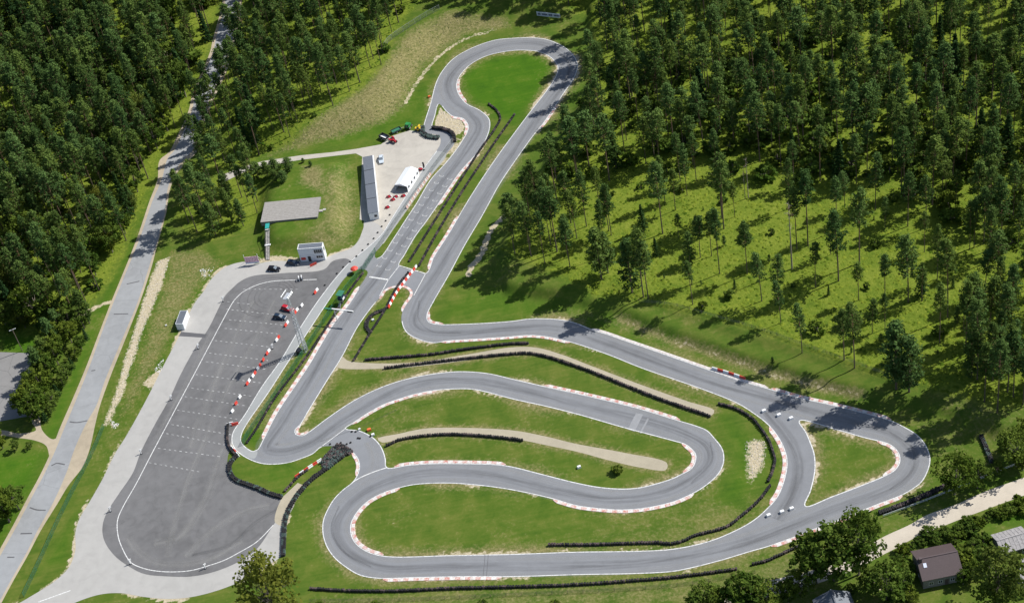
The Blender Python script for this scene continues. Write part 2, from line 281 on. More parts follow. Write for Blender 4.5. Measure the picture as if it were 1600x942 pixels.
M['leaf'] = leaf_mat('broad_leaves', (.052, .098, .015), (.158, .215, .038), .42)
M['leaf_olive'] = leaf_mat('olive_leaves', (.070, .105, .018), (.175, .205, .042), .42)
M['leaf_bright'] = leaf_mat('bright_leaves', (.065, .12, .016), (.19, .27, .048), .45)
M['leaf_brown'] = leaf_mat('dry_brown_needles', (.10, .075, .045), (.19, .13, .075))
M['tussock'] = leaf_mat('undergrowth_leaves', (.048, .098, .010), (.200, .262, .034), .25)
def bark():
    m, nt, b = new_mat('pine_bark'); b.inputs['Roughness'].default_value = .9
    sx = nd(nt, 'SeparateXYZ'); nt.links.new(coord(nt), sx.inputs[0])
    c = ramp(nt, mth(nt, 'ADD', mth(nt, 'DIVIDE', sx.outputs[2], 25.0), mth(nt, 'MULTIPLY', noise(nt, 2.0), .2)), [(.3, (.105, .080, .062)), (.7, (.20, .115, .065))])
    nt.links.new(c, b.inputs['Base Color']); return m
M['bark'] = bark(); M['bark_grey'] = plain('grey_bark', (.13, .11, .09), .9, var=.3); M['bark_pale'] = plain('pale_dead_wood', (.30, .25, .20), .9)
# ------------------------------------------------------------------ mesh helpers
def from_arrays(name, V, F, mat, parent=None, smooth_=False, mats=None, mi=None, tone=None):
    me = bpy.data.meshes.new(name); me.from_pydata([tuple(map(float, v)) for v in V], [], [tuple(int(i) for i in f) for f in F])
    for m in (mats or [mat]): me.materials.append(m if not isinstance(m, str) else M[m])
    if mi is not None: me.polygons.foreach_set('material_index', np.asarray(mi, np.int32))
    if smooth_: me.polygons.foreach_set('use_smooth', np.ones(len(me.polygons), bool))
    if tone is not None: a = me.attributes.new('tone', 'FLOAT', 'POINT'); a.data.foreach_set('value', np.asarray(tone, np.float32))
    me.update(); return add(name, me, parent)
def add(name, me, parent=None):
    o = bpy.data.objects.new(name, me); COL.objects.link(o)
    if parent is not None: o.parent = parent
    return o
def tag(o, label=None, cat=None, group=None, kind=None):
    for k, v in (('label', label), ('category', cat), ('group', group), ('kind', kind)):
        if v: o[k] = v
    return o
def root(name, loc, rz=0.0, label=None, cat=None, group=None, kind=None):
    o = bpy.data.objects.new(name, None); COL.objects.link(o); o.location = loc; o.rotation_euler = (0, 0, rz); o.empty_display_size = .3
    return tag(o, label, cat, group, kind)
class MB:                                      # collects shapes for one part
    def __init__(s): s.v = []; s.f = []
    def raw(s, v, f):
        k = len(s.v); s.v += [tuple(p) for p in v]; s.f += [tuple(i+k for i in q) for q in f]; return s
    def box(s, c, d, rz=0, taper=1.0, ry=0, rx=0):
        x, y, z = d[0]/2, d[1]/2, d[2]/2; t = taper
        vs = [(-x, -y, -z), (x, -y, -z), (x, y, -z), (-x, y, -z), (-x*t, -y*t, z), (x*t, -y*t, z), (x*t, y*t, z), (-x*t, y*t, z)]
        R = Matrix.Rotation(rz, 3, 'Z') @ Matrix.Rotation(ry, 3, 'Y') @ Matrix.Rotation(rx, 3, 'X')
        vs = [R @ Vector(p)+Vector(c) for p in vs]
        return s.raw(vs, [(3, 2, 1, 0), (4, 5, 6, 7), (0, 1, 5, 4), (1, 2, 6, 5), (2, 3, 7, 6), (3, 0, 4, 7)])
    def tube(s, a, b, r0, r1=None, n=6, cap=True):
        a, b = Vector(a), Vector(b); r1 = r0 if r1 is None else r1; d = (b-a).normalized(); u = d.orthogonal().normalized(); w = d.cross(u)
        vs = [a+(u*math.cos(2*PI*i/n)+w*math.sin(2*PI*i/n))*r0 for i in range(n)]+[b+(u*math.cos(2*PI*i/n)+w*math.sin(2*PI*i/n))*r1 for i in range(n)]
        fs = [(i, (i+1) % n, n+(i+1) % n, n+i) for i in range(n)]
        if cap: fs += [tuple(range(n))[::-1], tuple(range(n, 2*n))]
        return s.raw(vs, fs)
    def prism(s, prof, x0, x1, axis='x'):      # profile in (y,z) pushed along x, or in (x,z) along y
        n = len(prof); g = (lambda p, t: (t, p[0], p[1])) if axis == 'x' else (lambda p, t: (p[0], t, p[1]))
        vs = [g(p, x0) for p in prof]+[g(p, x1) for p in prof]
        return s.raw(vs, [tuple(range(n))[::-1], tuple(range(n, 2*n))]+[(i, (i+1) % n, n+(i+1) % n, n+i) for i in range(n)])
    def lathe(s, prof, c=(0, 0, 0), n=10, axis='z'):
        k = len(prof); vs = []
        for r, h in prof:
            for i in range(n):
                a = 2*PI*i/n; p = (r*math.cos(a), r*math.sin(a), h)
                if axis == 'y': p = (p[0], p[2], p[1])
                vs.append((p[0]+c[0], p[1]+c[1], p[2]+c[2]))
        return s.raw(vs, [(j*n+i, j*n+(i+1) % n, (j+1)*n+(i+1) % n, (j+1)*n+i) for j in range(k-1) for i in range(n)])
    def build(s, name, mat, parent=None, sm=False): return from_arrays(name, s.v, s.f, mat, parent, sm)
def copy_tree(o, parent=None):
    c = o.copy(); COL.objects.link(c); c.parent = parent
    for ch in [k for k in bpy.data.objects if False] or list(o.children): copy_tree(ch, c)
    return c
def sheet(name, outer, holes, z, mat):
    loops = [[Vector((p[0], p[1], 0)) for p in L] for L in [outer]+list(holes)]
    tri = geometry.tessellate_polygon(loops); V = [(v.x, v.y, z) for L in loops for v in L]
    F = []
    for t in tri:
        a, b, c = (V[i] for i in t); cr = (b[0]-a[0])*(c[1]-a[1])-(b[1]-a[1])*(c[0]-a[0])
        if abs(cr) > 1e-9: F.append(t if cr > 0 else t[::-1])
    return tag(from_arrays(name, V, F, mat), kind='structure')
def normals(L, closed):
    L = np.asarray(L); a = np.roll(L, 1, 0); b = np.roll(L, -1, 0)
    if not closed: a[0] = L[0]; b[-1] = L[-1]
    d = b-a; d /= np.maximum(1e-9, np.hypot(d[:, 0], d[:, 1]))[:, None]; return np.stack([-d[:, 1], d[:, 0]], 1)
def ribbon(name, L, o0, o1, z, mat, closed=False, parent=None, kind='structure'):
    L = np.asarray(L); N = normals(L, closed); n = len(L); A = L+N*o0; B = L+N*o1
    V = [(p[0], p[1], z) for p in A]+[(p[0], p[1], z) for p in B]
    F = [(i, (i+1) % n, n+(i+1) % n, n+i) if o1 > o0 else (n+i, n+(i+1) % n, (i+1) % n, i) for i in range(n if closed else n-1)]
    F = [f[::-1] for f in F] if True else F
    o = from_arrays(name, V, F, mat, parent)
    for p in o.data.polygons[:1]:
        if p.normal.z < 0: o.data.flip_normals()
    return tag(o, kind=kind) if parent is None else o
# ------------------------------------------------------------------ ground: one sheet with masks of what grows where
FOREST = dict(
    L=[(-160,-130),(350,-130),(346,0),(333,60),(308,140),(284,200),(258,245),(232,300),(203,365),(190,400),(160,455),(135,480),(128,520),(95,530),(60,520),(0,522),(-160,540)],
    M=[(378,-130),(720,-130),(700,-5),(655,18),(612,78),(606,108),(575,145),(540,170),(500,193),(455,226),(410,240),(380,262),(330,268),(304,262),(312,215),(332,160),(354,105),(372,40)],
    T=[(730,-130),(960,-130),(935,0),(910,25),(880,10),(800,3),(740,0)],
    R=[(945,-130),(925,35),(935,100),(922,160),(865,255),(812,340),(785,400),(860,435),(930,468),(1020,482),(1100,502),(1200,531),(1253,551),(1335,580),(1390,600),(1440,612),(1490,625),(1560,650),(1750,620),(1800,-130)],
    G=[(270,335),(300,362),(330,374),(405,350),(412,300),(405,268),(335,275),(300,290)])
FW = {k: gw(v) for k, v in FOREST.items()}
xs = np.concatenate([-2500+np.array([0, 900, 1500, 1900, 2120]), np.arange(-260, 262, 1.0), 2500-np.array([2120, 1900, 1500, 900, 0])])
ys = [200.0]
while ys[-1] < 720: ys.append(ys[-1]+0.9+0.6*max(0, (ys[-1]-380))/340)
ys = np.concatenate([np.array([-1500, -600, -100, 100, 160]), np.array(ys), np.array([760, 860, 1100, 1700, 3200])])
gx, gy = np.meshgrid(xs, ys, indexing='ij'); GP = np.stack([gx.ravel(), gy.ravel()], 1)
gz = hgt(GP[:, 0], GP[:, 1]); nV = len(GP)
def nz(s, seed): return vnoise(GP[:, 0], GP[:, 1], s, seed)
def area(px, w, P_=GP): poly = gw(px); ins = pip(P_, poly); d = pdist(P_, poly, w+.5, True); return np.where(ins, .5+.5*np.clip(d/w, 0, 1), .5-.5*np.clip(d/w, 0, 1))
forest = np.zeros(nV)
for p in FW.values():
    ins = pip(GP, p); d = pdist(GP, p, 6, True); forest = np.maximum(forest, np.where(ins, .5+.5*np.clip(d/4, 0, 1), .5-.5*np.clip(d/4, 0, 1)))
forest[(np.abs(GP[:, 0]) > 255) | (GP[:, 1] > 715)] = 1.0
dry = np.zeros(nV); lush = np.zeros(nV); dirt = np.zeros(nV)
EMB = [(420,244),(470,230),(540,212),(600,192),(632,165),(645,135),(660,108),(690,80),(735,52),(800,42),(790,30),(700,32),(640,62),(610,105),(570,150),(500,195),(450,226)]
VERGE = [(262,400),(272,385),(330,395),(350,410),(325,430),(300,470),(250,565),(205,640),(180,660),(200,600),(240,480),(258,430)]
MSLOPE = [(505,285),(545,250),(562,300),(566,350),(548,385),(505,395),(475,385),(500,350)]
for px, w, a in ((EMB, 3.5, .74), (VERGE, 3.0, .55), (MSLOPE, 4, .55), ([(478,270),(505,270),(520,330),(500,310),(470,300)], 3, .8),
                 ([(1380,640),(1450,700),(1470,760),(1400,800),(1480,760),(1530,720),(1500,660)], 3, .3), ([(880,478),(960,500),(1060,545),(1200,590),(1380,650),(1300,625),(1100,560),(980,520)], 2, .55),
                 ([(490,930),(1150,895),(1260,850),(1300,880),(1150,945),(480,950)], 2, .45), ([(560,790),(640,775),(700,775),(640,840),(590,850)], 5, .25)):
    dry = np.maximum(dry, area(px, w)*a)
for px, w, a in (([(720,120),(745,98),(800,84),(845,86),(866,105),(845,145),(805,195),(782,185),(760,170),(730,155)], 3, 1.0),
                 ([(520,490),(545,460),(565,430),(550,428),(520,462),(395,655),(384,690),(396,695),(470,560)], 1.5, .7), ([(400,730),(470,724),(500,718),(440,770),(372,735)], 3, .5),
                 ([(170,470),(200,400),(225,330),(240,290),(232,300),(205,380),(150,490),(70,680),(85,680)], 2, .8), ([(-60,720),(70,705),(50,760),(0,850),(-60,900)], 3, .9),
                 ([(0,520),(70,525),(60,552),(0,550)], 2, .9), ([(300,420),(322,425),(298,470),(255,570),(262,600),(300,520),(318,450)], 2, .5), ([(530,255),(527,330),(440,390),(405,370),(430,300)], 5, .4),
                 ([(490,215),(560,195),(640,150),(670,125),(665,190),(600,212),(520,232)], 2, .55), ([(1530,760),(1600,735),(1600,765)], 3, .4), ([(1535,822),(1600,790),(1610,812),(1570,815)], 2, 1.0), ([(1580,870),(1610,855),(1610,900),(1590,890)], 2, 1.0),
                 ([(60,890),(160,740),(175,715),(120,800),(105,880)], 2, .5), ([(460,820),(540,770),(500,850),(520,880),(490,900)], 4, .3), ([(1130,650),(1180,690),(1200,740),(1150,790),(1120,780),(1150,720)], 3, .6),
                 ([(790,455),(870,478),(880,490),(800,498),(700,498),(690,485),(740,450)], 3, .5), ([(870,480),(930,490),(1060,530),(1060,540),(980,515),(900,500)], 2, .5)):
    lush = np.maximum(lush, area(px, w)*a)
STRIP = [(245,408),(230,448.5),(222,472),(207,522),(195,557),(185,597),(175,627),(160,664.5),(166,667),(175,654),(190,622),(200,589),(215,547),(225,514),(243,472),(257,436),(266,401)]
PATCH = [(1165,690),(1180,686),(1195,690),(1198,706),(1192,728),(1182,742),(1172,752),(1168,735),(1164,715)]
for px, w, a in ((STRIP, 1.6, .85), (PATCH, 3.0, .9), ([(687,168),(700,178),(722,188),(727,200),(716,212),(705,206),(678,198)], .8, .95), ([(222,598),(235,585),(262,570),(268,578),(235,612)], 1.5, .9),
                 ([(310,425),(330,418),(322,440),(312,440)], 1.5, .6), ([(172,655),(186,664),(180,672),(165,662)], 1.2, .7), ([(400,405),(425,398),(470,402),(505,396),(505,404),(400,413)], .8, .7),
                 ([(770,770),(782,775),(775,850),(765,850)], 1.5, .35), ([(600,815),(620,812),(622,832),(600,832)], 2.5, .45), ([(690,690),(700,682),(720,688)], 1.5, .2), (YARD, 2, .4), ([(742,408),(768,350),(800,330),(790,350),(760,400),(735,440),(728,436)], .8, .25)):
    dirt = np.maximum(dirt, area(px, w)*a)
# bare soil along the edges of the asphalt, where wheels run wide
ed = np.minimum.reduce([pdist(GP, L, 4, True) for L in [trO]+trH]); n1 = nz(5.0, 11); n2 = nz(14.0, 12)
dirt = np.maximum(dirt, np.exp(-ed/.8)*np.clip((n2*.6+n1*.6-.46)*1.7, 0.0, .62)*(1-forest))
dry = np.maximum(dry, np.exp(-ed/3.0)*np.clip(n2*1.3-.1, 0, 1)*.85)
for L in (APRON,): d = pdist(GP, polyw(L), 4, True); dirt = np.maximum(dirt, np.exp(-d/.7)*np.clip(nz(6, 14)*1.6-.3, 0, 1)*.8)
for L in (PATH_B, PATH_C): d = pdist(GP, gw(L), 4, True); dry = np.maximum(dry, np.exp(-d/1.5)*.6)
dirt = np.maximum(dirt, .55*np.clip(1-pdist(GP, smooth(gw([(635,160),(645,140),(665,112),(690,85),(720,64),(770,47)])), 4)/.7, 0, 1))
for _l in ([(968,499),(1050,533),(1125,556),(1200,583),(1283,606),(1345,620)],): dirt = np.maximum(dirt, .38*np.clip(1-pdist(GP, smooth(gw(_l)), 4)/1.0, 0, 1)); dry = np.maximum(dry, .7*np.clip(1-pdist(GP, smooth(gw(_l)), 5)/2.2, 0, 1))
dirt = np.maximum(dirt, .7*np.clip(1-pdist(GP, smooth(gw([(120,499),(135,488),(165,474),(178,470)])), 4)/.6, 0, 1))
dirt = np.maximum(dirt, .8*np.clip(1-pdist(GP, smooth(gw([(733,430),(735,418),(750,400),(772,352),(800,330)])), 4)/.7, 0, 1))
dry = np.maximum(dry, np.clip((nz(40, 15)-.45)*1.6, 0, 1)*.45*(1-lush)); lush = np.maximum(lush, np.clip((nz(35, 16)-.55)*2, 0, 1)*.4)
me = bpy.data.meshes.new('ground')
ni, nj = len(xs), len(ys); idx = np.arange(nV).reshape(ni, nj)
quads = np.stack([idx[:-1, :-1], idx[1:, :-1], idx[1:, 1:], idx[:-1, 1:]], -1).reshape(-1, 4)
me.vertices.add(nV); me.vertices.foreach_set('co', np.column_stack([GP, gz]).astype(np.float32).ravel())
me.loops.add(quads.size); me.loops.foreach_set('vertex_index', quads.ravel().astype(np.int32))
me.polygons.add(len(quads)); me.polygons.foreach_set('loop_start', np.arange(0, quads.size, 4, dtype=np.int32))
me.polygons.foreach_set('use_smooth', np.ones(len(quads), bool))
me.update(calc_edges=True); me.validate()
at = me.attributes.new('cover', 'FLOAT_COLOR', 'POINT'); at.data.foreach_set('color', np.stack([dry, dirt, forest, lush], 1).astype(np.float32).ravel())
def ground_mat():
    m, nt, b = new_mat('ground_cover'); b.inputs['Roughness'].default_value = .95; b.inputs['Specular IOR Level'].default_value = .1
    a = nd(nt, 'Attribute', attribute_name='cover'); sp = nd(nt, 'SeparateColor'); nt.links.new(a.outputs['Color'], sp.inputs[0])
    R, Gc, B, A = sp.outputs[0], sp.outputs[1], sp.outputs[2], a.outputs['Alpha']
    big = noise(nt, .03, 4, .6); mid = noise(nt, .16, 5, .62, dist=.5); fine = noise(nt, 1.1, 4, .7); vf = noise(nt, 3.2, 3, .7)
    # mown turf with faint mowing streaks
    mp = nd(nt, 'Mapping'); mp.inputs['Rotation'].default_value = (0, 0, .35); mp.inputs['Scale'].default_value = (.05, .9, 1); nt.links.new(coord(nt), mp.inputs[0])
    streak = noise(nt, 1.0, 3, .6, vec=mp.outputs[0])
    f = mth(nt, 'ADD', mth(nt, 'MULTIPLY', mid, .55), mth(nt, 'ADD', mth(nt, 'MULTIPLY', streak, .25), mth(nt, 'MULTIPLY', fine, .2)))
    turf = ramp(nt, f, [(.30, (.038, .083, .009)), (.46, (.070, .114, .014)), (.60, (.114, .138, .025)), (.75, (.195, .176, .060))])
    lushc = ramp(nt, f, [(.30, (.030, .088, .005)), (.5, (.050, .122, .006)), (.72, (.092, .145, .014))])
    dryc = ramp(nt, mth(nt, 'ADD', mth(nt, 'MULTIPLY', fine, .6), mth(nt, 'MULTIPLY', vf, .4)), [(.32, (.082, .088, .026)), (.5, (.175, .160, .064)), (.66, (.30, .265, .125))])
    soil = ramp(nt, mth(nt, 'ADD', mth(nt, 'MULTIPLY', fine, .5), mth(nt, 'MULTIPLY', vf, .5)), [(.3, (.22, .18, .105)), (.5, (.42, .36, .245)), (.7, (.58, .52, .40))])
    wood = ramp(nt, mth(nt, 'ADD', mth(nt, 'MULTIPLY', mid, .35), mth(nt, 'ADD', mth(nt, 'MULTIPLY', fine, .4), mth(nt, 'MULTIPLY', vf, .25))), [(.28, (.034, .064, .008)), (.44, (.094, .142, .013)), (.58, (.170, .208, .026)), (.80, (.25, .225, .066))])
    jit = mth(nt, 'MULTIPLY', mth(nt, 'SUBTRACT', mth(nt, 'ADD', mth(nt, 'MULTIPLY', fine, .6), mth(nt, 'MULTIPLY', mid, .4)), .5), 1.5)
    def thr(x, lo, hi, k=1.0):
        s = mth(nt, 'ADD', x, mth(nt, 'MULTIPLY', jit, k)); return ramp(nt, s, [(lo, (0, 0, 0)), (hi, (1, 1, 1))])
    c = mix(nt, A, turf, lushc); c = mix(nt, thr(R, .25, .75), c, dryc); c = mix(nt, thr(B, .35, .65, .6), c, wood)
    gate = ramp(nt, Gc, [(.06, (0, 0, 0)), (.2, (1, 1, 1))]); c = mix(nt, mix(nt, 1.0, thr(Gc, .42, .62), gate, 'MULTIPLY'), c, soil)
    nt.links.new(c, b.inputs['Base Color'])
    hb = mth(nt, 'ADD', mth(nt, 'MULTIPLY', fine, .65), mth(nt, 'MULTIPLY', vf, .35)); bm = nd(nt, 'Bump', Distance=.5)
    nt.links.new(mth(nt, 'ADD', .10, mth(nt, 'ADD', mth(nt, 'MULTIPLY', R, .35), mth(nt, 'MULTIPLY', B, .5)), True), bm.inputs['Strength'])
    nt.links.new(hb, bm.inputs['Height']); nt.links.new(bm.outputs[0], b.inputs['Normal']); return m
me.materials.append(ground_mat()); tag(add('ground', me), kind='structure')
# ------------------------------------------------------------------ paved sheets
sheet('track', trO, trH, .030, 'track')
sheet('concrete_apron', PAVED['apron'], [], .014, 'apron')
sheet('parking_lot', PAVED['lot'], [], .020, 'lot')
sheet('paddock', PAVED['paddock'], [], .010, 'paddock')
sheet('road_shoulder', PAVED['road'], [], .008, 'sand')
sheet('road', np.vstack([smooth(gw(ROAD_L)), smooth(gw(ROAD_R))[::-1]]), [], .014, 'road')
sheet('gravel_lane', PAVED['lane'], [], .010, 'lane')
sheet('gravel_path', polyw(PATH_B), [], .012, 'path'); sheet('gravel_path', polyw(PATH_C), [], .012, 'path'); sheet('gravel_path', polyw(PATH_A), [], .026, 'path')
sheet('west_parking_lot', PAVED['lot_w'], [], .012, 'lotw'); sheet('dirt_path', polyw(PATH_W), [], .006, 'sand')
sheet('pit_lane', smooth(gw([(362,690),(364,675),(382,648),(409,604),(438,564),(468,515),(496,472),(526,433),(549,409),(576,387),(597,367),(613,342),(641,298),(663,264),(683,237),(697,241),(672.5,276),(660,293.5),(637,325),(617,353.5),(600,378.5),(587,394),(572,410),(555,421),(540,432.5),(525,452.5),(512,471),(444.5,573.5),(419,613),(386.5,660),(378,677),(376.5,689),(383,698),(396,705),(402,704),(398,716),(376,708)]), True), [], .035, 'pit')
sheet('resurfaced_patch', gw(Zc(2, 2, (722, 792), (775, 690), (818, 700), (765, 806))), [], .036, 'patch')
sheet('resurfaced_patch', gw(Zc(2, 2, (797, 814), (845, 722), (856, 726), (806, 818))), [], .036, 'patch')
sheet('resurfaced_patch', gw(Zc(0, 2, (1130, 185), (1290, 200), (1280, 222), (1115, 212))), [], .024, 'dark_patch')
for a, b in (((440, 745), (545, 738)), ((330, 80), (410, 72)), ((190, 345), (280, 362)), ((130, 507), (200, 508))):
    pass
# tar seams across the old road
for r_, p_ in ((2, [(435, 745), (480, 750), (545, 738)]), (2, [(710, 75), (800, 73)]), (2, [(570, 428), (595, 424)]), (3, [(320, 85), (350, 70), (405, 78)]), (3, [(185, 345), (230, 360), (285, 362)]), (3, [(128, 508), (200, 506)]), (3, [(45, 655), (90, 655)]), (1, [(790, 830), (870, 812)])):
    ribbon('tar_seam', smooth(gw(Zc(0, r_, *p_))), -.22, .22, .019, 'dark_patch')
# ------------------------------------------------------------------ painted lines
def near_i(L, px): p = G(*px)[:2]; return int(np.argmin(((L-p)**2).sum(1)))
def cut(L, a, b):                              # piece of a closed loop from pixel a to pixel b, going the short way
    i, j = near_i(L, a), near_i(L, b); n = len(L)
    if (j-i) % n <= (i-j) % n: ix = [(i+k) % n for k in range((j-i) % n+1)]
    else: ix = [(i-k) % n for k in range((i-j) % n+1)]
    return L[ix]
def inward(L):                                 # +1 if the left normal points onto asphalt
    N = normals(L, False); k = len(L)//2; return 1 if on_track(np.array([L[k]+N[k]*.6]))[0] else -1
def edge_line(L, w=.24):
    s = inward(L); ribbon('edge_line', L, min(s*.04, s*(.04+w)), max(s*.04, s*(.04+w)), .041, 'line')
oi = lambda a, b: cut(trO, a, b)
for L in (oi((661, 206), (728, 381)), oi((728, 381), (1000, 539.5)), oi((1000, 539.5), (1450, 736)), oi((1450, 736), (1050, 893)), oi((1050, 893), (522, 871)), oi((522, 871), (550, 706)), oi((503, 698), (376, 710)), oi((376, 710), (372, 661)), oi((372, 661), (495, 472)), oi((495, 472), (662, 263)), oi((662, 263), (684, 236))): edge_line(L)
for L in (cut(trH[0], (624, 415), (749, 236)), cut(trH[0], (749, 236), (720, 117)), cut(trH[0], (720, 117), (871, 105)), cut(trH[0], (871, 105), (755, 276)), cut(trH[0], (755, 276), (665, 427)),
          cut(trH[1], (587, 472), (462, 671)), cut(trH[1], (462, 671), (662, 586)), cut(trH[1], (662, 586), (1000, 638)), cut(trH[1], (1000, 638), (1100, 761)), cut(trH[1], (1100, 761), (700, 755)), cut(trH[1], (700, 755), (590, 866)), cut(trH[1], (590, 866), (1000, 860)), cut(trH[1], (1000, 860), (1226, 743)), cut(trH[1], (1226, 743), (1000, 574)), cut(trH[1], (1000, 574), (627, 502)),
          cut(trH[4], (589, 404), (711, 236)), cut(trH[4], (711, 236), (690, 168)), cut(trH[4], (686, 163), (676, 200)), cut(trH[5], (560, 451), (411, 686)), cut(trH[5], (411, 686), (387, 661)), cut(trH[5], (387, 661), (525, 453))): edge_line(L)
for h in (2, 3):
    L = trH[h]; s = 1 if on_track(np.array([L[5]+normals(L, True)[5]*.6]))[0] else -1; ribbon('edge_line', L, min(.04*s, .3*s), max(.04*s, .3*s), .041, 'line', True)
def pline(pts, w=.3, z=.046, mat='line', name='painted_line'): return ribbon(name, smooth(gw(pts)), -w/2, w/2, z, mat)
pline(Zc(1, 1, (708, 785), (826, 803)), .55); pline(Zc(1, 1, (895, 715), (1058, 765)), .3); pline(Zc(1, 1, (826, 803), (895, 715)), .22); pline(Zc(1, 1, (1058, 765), (985, 900)), .22); pline(Zc(1, 1, (826, 803), (770, 905)), .22)
pline(Zc(1, 3, (600, 190), (650, 160), (740, 122), (820, 96)), .3); pline(Zc(1, 2, (555, 790), (415, 895)), .2); pline(Zc(3, 3, (235, 335), (150, 365)), .01)
LOTL = smooth(gw([(495,436.7),(450,438),(422,440),(400,446),(380,456),(367,468),(364,472),(300,591),(238,707),(212.5,756),(192.5,791),(184,811),(184,833.5),(190,853.5),(205,878.5),(220,886),(240,891),(270,893),(300,890.5),(325,883.5),(350,875),(375,862),(400,847),(415,833),(427,820)]))
ribbon('painted_line', LOTL, -.12, .12, .030, 'line'); pline([(60, 940), (110, 922)], .3, .026)
# rows of dashes across the parking lot
ROWS = [((340,469.5),(395,476)),((354,483),(440,493)),((358,499.5),(445,508)),((351,513),(440,522)),((336,532),(430,543)),((327,551.5),(425,564)),((322,565),(418,577)),((306,585),(408,598)),((299,606),(395,619)),((289,619.5),(385,634)),((277,640.5),(372,655)),((268,663),(362,679)),((260,677),(358,696)),((247,700),(350,714)),((233,722.5),(318,738)),((380,452),(470,452))]
for (a, b) in ROWS:
    A, B = G(*a)[:2], G(*b)[:2]; L = np.linalg.norm(B-A); u = (B-A)/L; v = np.array([-u[1], u[0]]); mb = MB(); t = 0
    while t < L-.6:
        q = [A+u*t-v*.09, A+u*(t+.75)-v*.09, A+u*(t+.75)+v*.09, A+u*t+v*.09]; mb.raw([(p[0], p[1], .0265) for p in q], [(0, 1, 2, 3)]); t += 1.75
    tag(mb.build('parking_marking', 'dash'), kind='structure')
# starting grid brackets, two staggered columns
A, B = G(*Zc(1, 1, (765, 720))[0])[:2], G(*Zc(1, 1, (1160, 150))[0])[:2]; u = (B-A)/np.linalg.norm(B-A); v = np.array([u[1], -u[0]]); mb = MB()
sp_ = np.linalg.norm(B-A)/12.2
for k in range(13):
    for cc, off in ((0, 0), (3.55, -sp_*.22)):
        c = A+u*(k*sp_+off)+v*cc
        for p, q in ((-.75, .75),):
            for (x0, x1, y0, y1) in ((-.8, .8, -.055, .055), (-.8, -.69, .055, .7), (.69, .8, .055, .7)):
                mb.raw([(*(c+v*x+u*y), .047) for x, y in ((x0, y0), (x1, y0), (x1, y1), (x0, y1))], [(0, 1, 2, 3)])
tag(mb.build('grid_marking', 'line'), kind='structure')
# dark timing loops cut into the bottom straight
for x in (757, 762): ribbon('timing_loop_cut', smooth(gw([(x+1, 866), (x-2, 900)])), -.06, .06, .042, 'dark_patch')
# rubber laid down on the racing line, dust off it
def film_mat(name, c, amt):
    m, nt, b = new_mat(name); b.inputs['Base Color'].default_value = (*c, 1); b.inputs['Roughness'].default_value = .8
    a = nd(nt, 'Attribute', attribute_name='film'); sp = nd(nt, 'SeparateXYZ'); nt.links.new(a.outputs['Vector'], sp.inputs[0]); cm = nd(nt, 'CombineXYZ')
    nt.links.new(mth(nt, 'MULTIPLY', sp.outputs[0], .045), cm.inputs[0]); nt.links.new(mth(nt, 'MULTIPLY', sp.outputs[1], 1.6), cm.inputs[1])
    n = noise(nt, 1.0, 5, .62, vec=cm.outputs[0]); edge = mth(nt, 'SUBTRACT', 1.0, mth(nt, 'MULTIPLY', sp.outputs[1], sp.outputs[1]))
    f = mth(nt, 'MULTIPLY', mth(nt, 'MULTIPLY', edge, amt), ramp(nt, n, [(.36, (0, 0, 0)), (.66, (1, 1, 1))]), True)
    t = nd(nt, 'BsdfTransparent'); mx = nd(nt, 'MixShader'); nt.links.new(f, mx.inputs[0]); nt.links.new(t.outputs[0], mx.inputs[1]); nt.links.new(b.outputs[0], mx.inputs[2]); nt.links.new(mx.outputs[0], nt.nodes['Material Output'].inputs[0]); return m
M['film_dark'] = film_mat('rubber_film', (.095, .095, .098), .38); M['film_pale'] = film_mat('dust_film', (.34, .335, .32), .36); M['film_skid'] = film_mat('skid_film', (.06, .06, .062), .3)
def film(name, L, w, z, mat, closed=False, off=0.0):
    L = np.asarray(L); N = normals(L, closed); L = L+N*off; n = len(L); d = np.concatenate([[0], np.cumsum(np.hypot(*(L[1:]-L[:-1]).T))]); T_ = (-1, -.5, 0, .5, 1)
    V = [(*(L[i]+N[i]*w/2*t), z) for t in T_ for i in range(n)]; F = [(k*n+i, k*n+(i+1) % n, (k+1)*n+(i+1) % n, (k+1)*n+i) for k in range(4) for i in range(n if closed else n-1)]
    o = from_arrays(name, V, F, mat); a = o.data.attributes.new('film', 'FLOAT_VECTOR', 'POINT'); a.data.foreach_set('vector', np.array([(d[i], t, 0) for t in T_ for i in range(n)], np.float32).ravel())
    return tag(o, kind='structure')
RACE = smooth(gw([(417,700),(440,662),(480,598),(545,490),(600,420),(680,300),(735,225),(748,198),(736,178),(706,155),(701,125),(727,95),(790,70),(850,70),(888,95),(886,122),(842,182),(762,300),(690,415),(652,478),(648,508),(680,521),(800,513),(870,512),(950,537),(1100,592),(1200,622),(1330,660),(1400,680),(1428,712),(1408,752),(1300,797),(1150,852),(1000,879),(700,885),(590,885),(536,855),(526,818),(560,775),(640,742),(760,741),(880,769),(960,780),(1050,765),(1106,725),(1104,698),(1060,673),(900,631),(740,595),(640,603),(540,655),(485,693),(440,706)]), True, 1.2)
film('rubbered_line', RACE, 3.4, .0335, 'film_dark', True); film('dusty_line', RACE, 2.0, .0345, 'film_pale', True, 2.6); film('dusty_line', RACE, 1.8, .0345, 'film_pale', True, -2.7)
film('dusty_line', smooth(gw([(1195,640),(1235,690),(1248,730),(1240,770),(1215,812)])), 4.0, .0345, 'film_dark'); film('rubbered_line', smooth(gw([(575,690),(585,710),(582,735),(560,755)])), 4.0, .0335, 'film_pale')
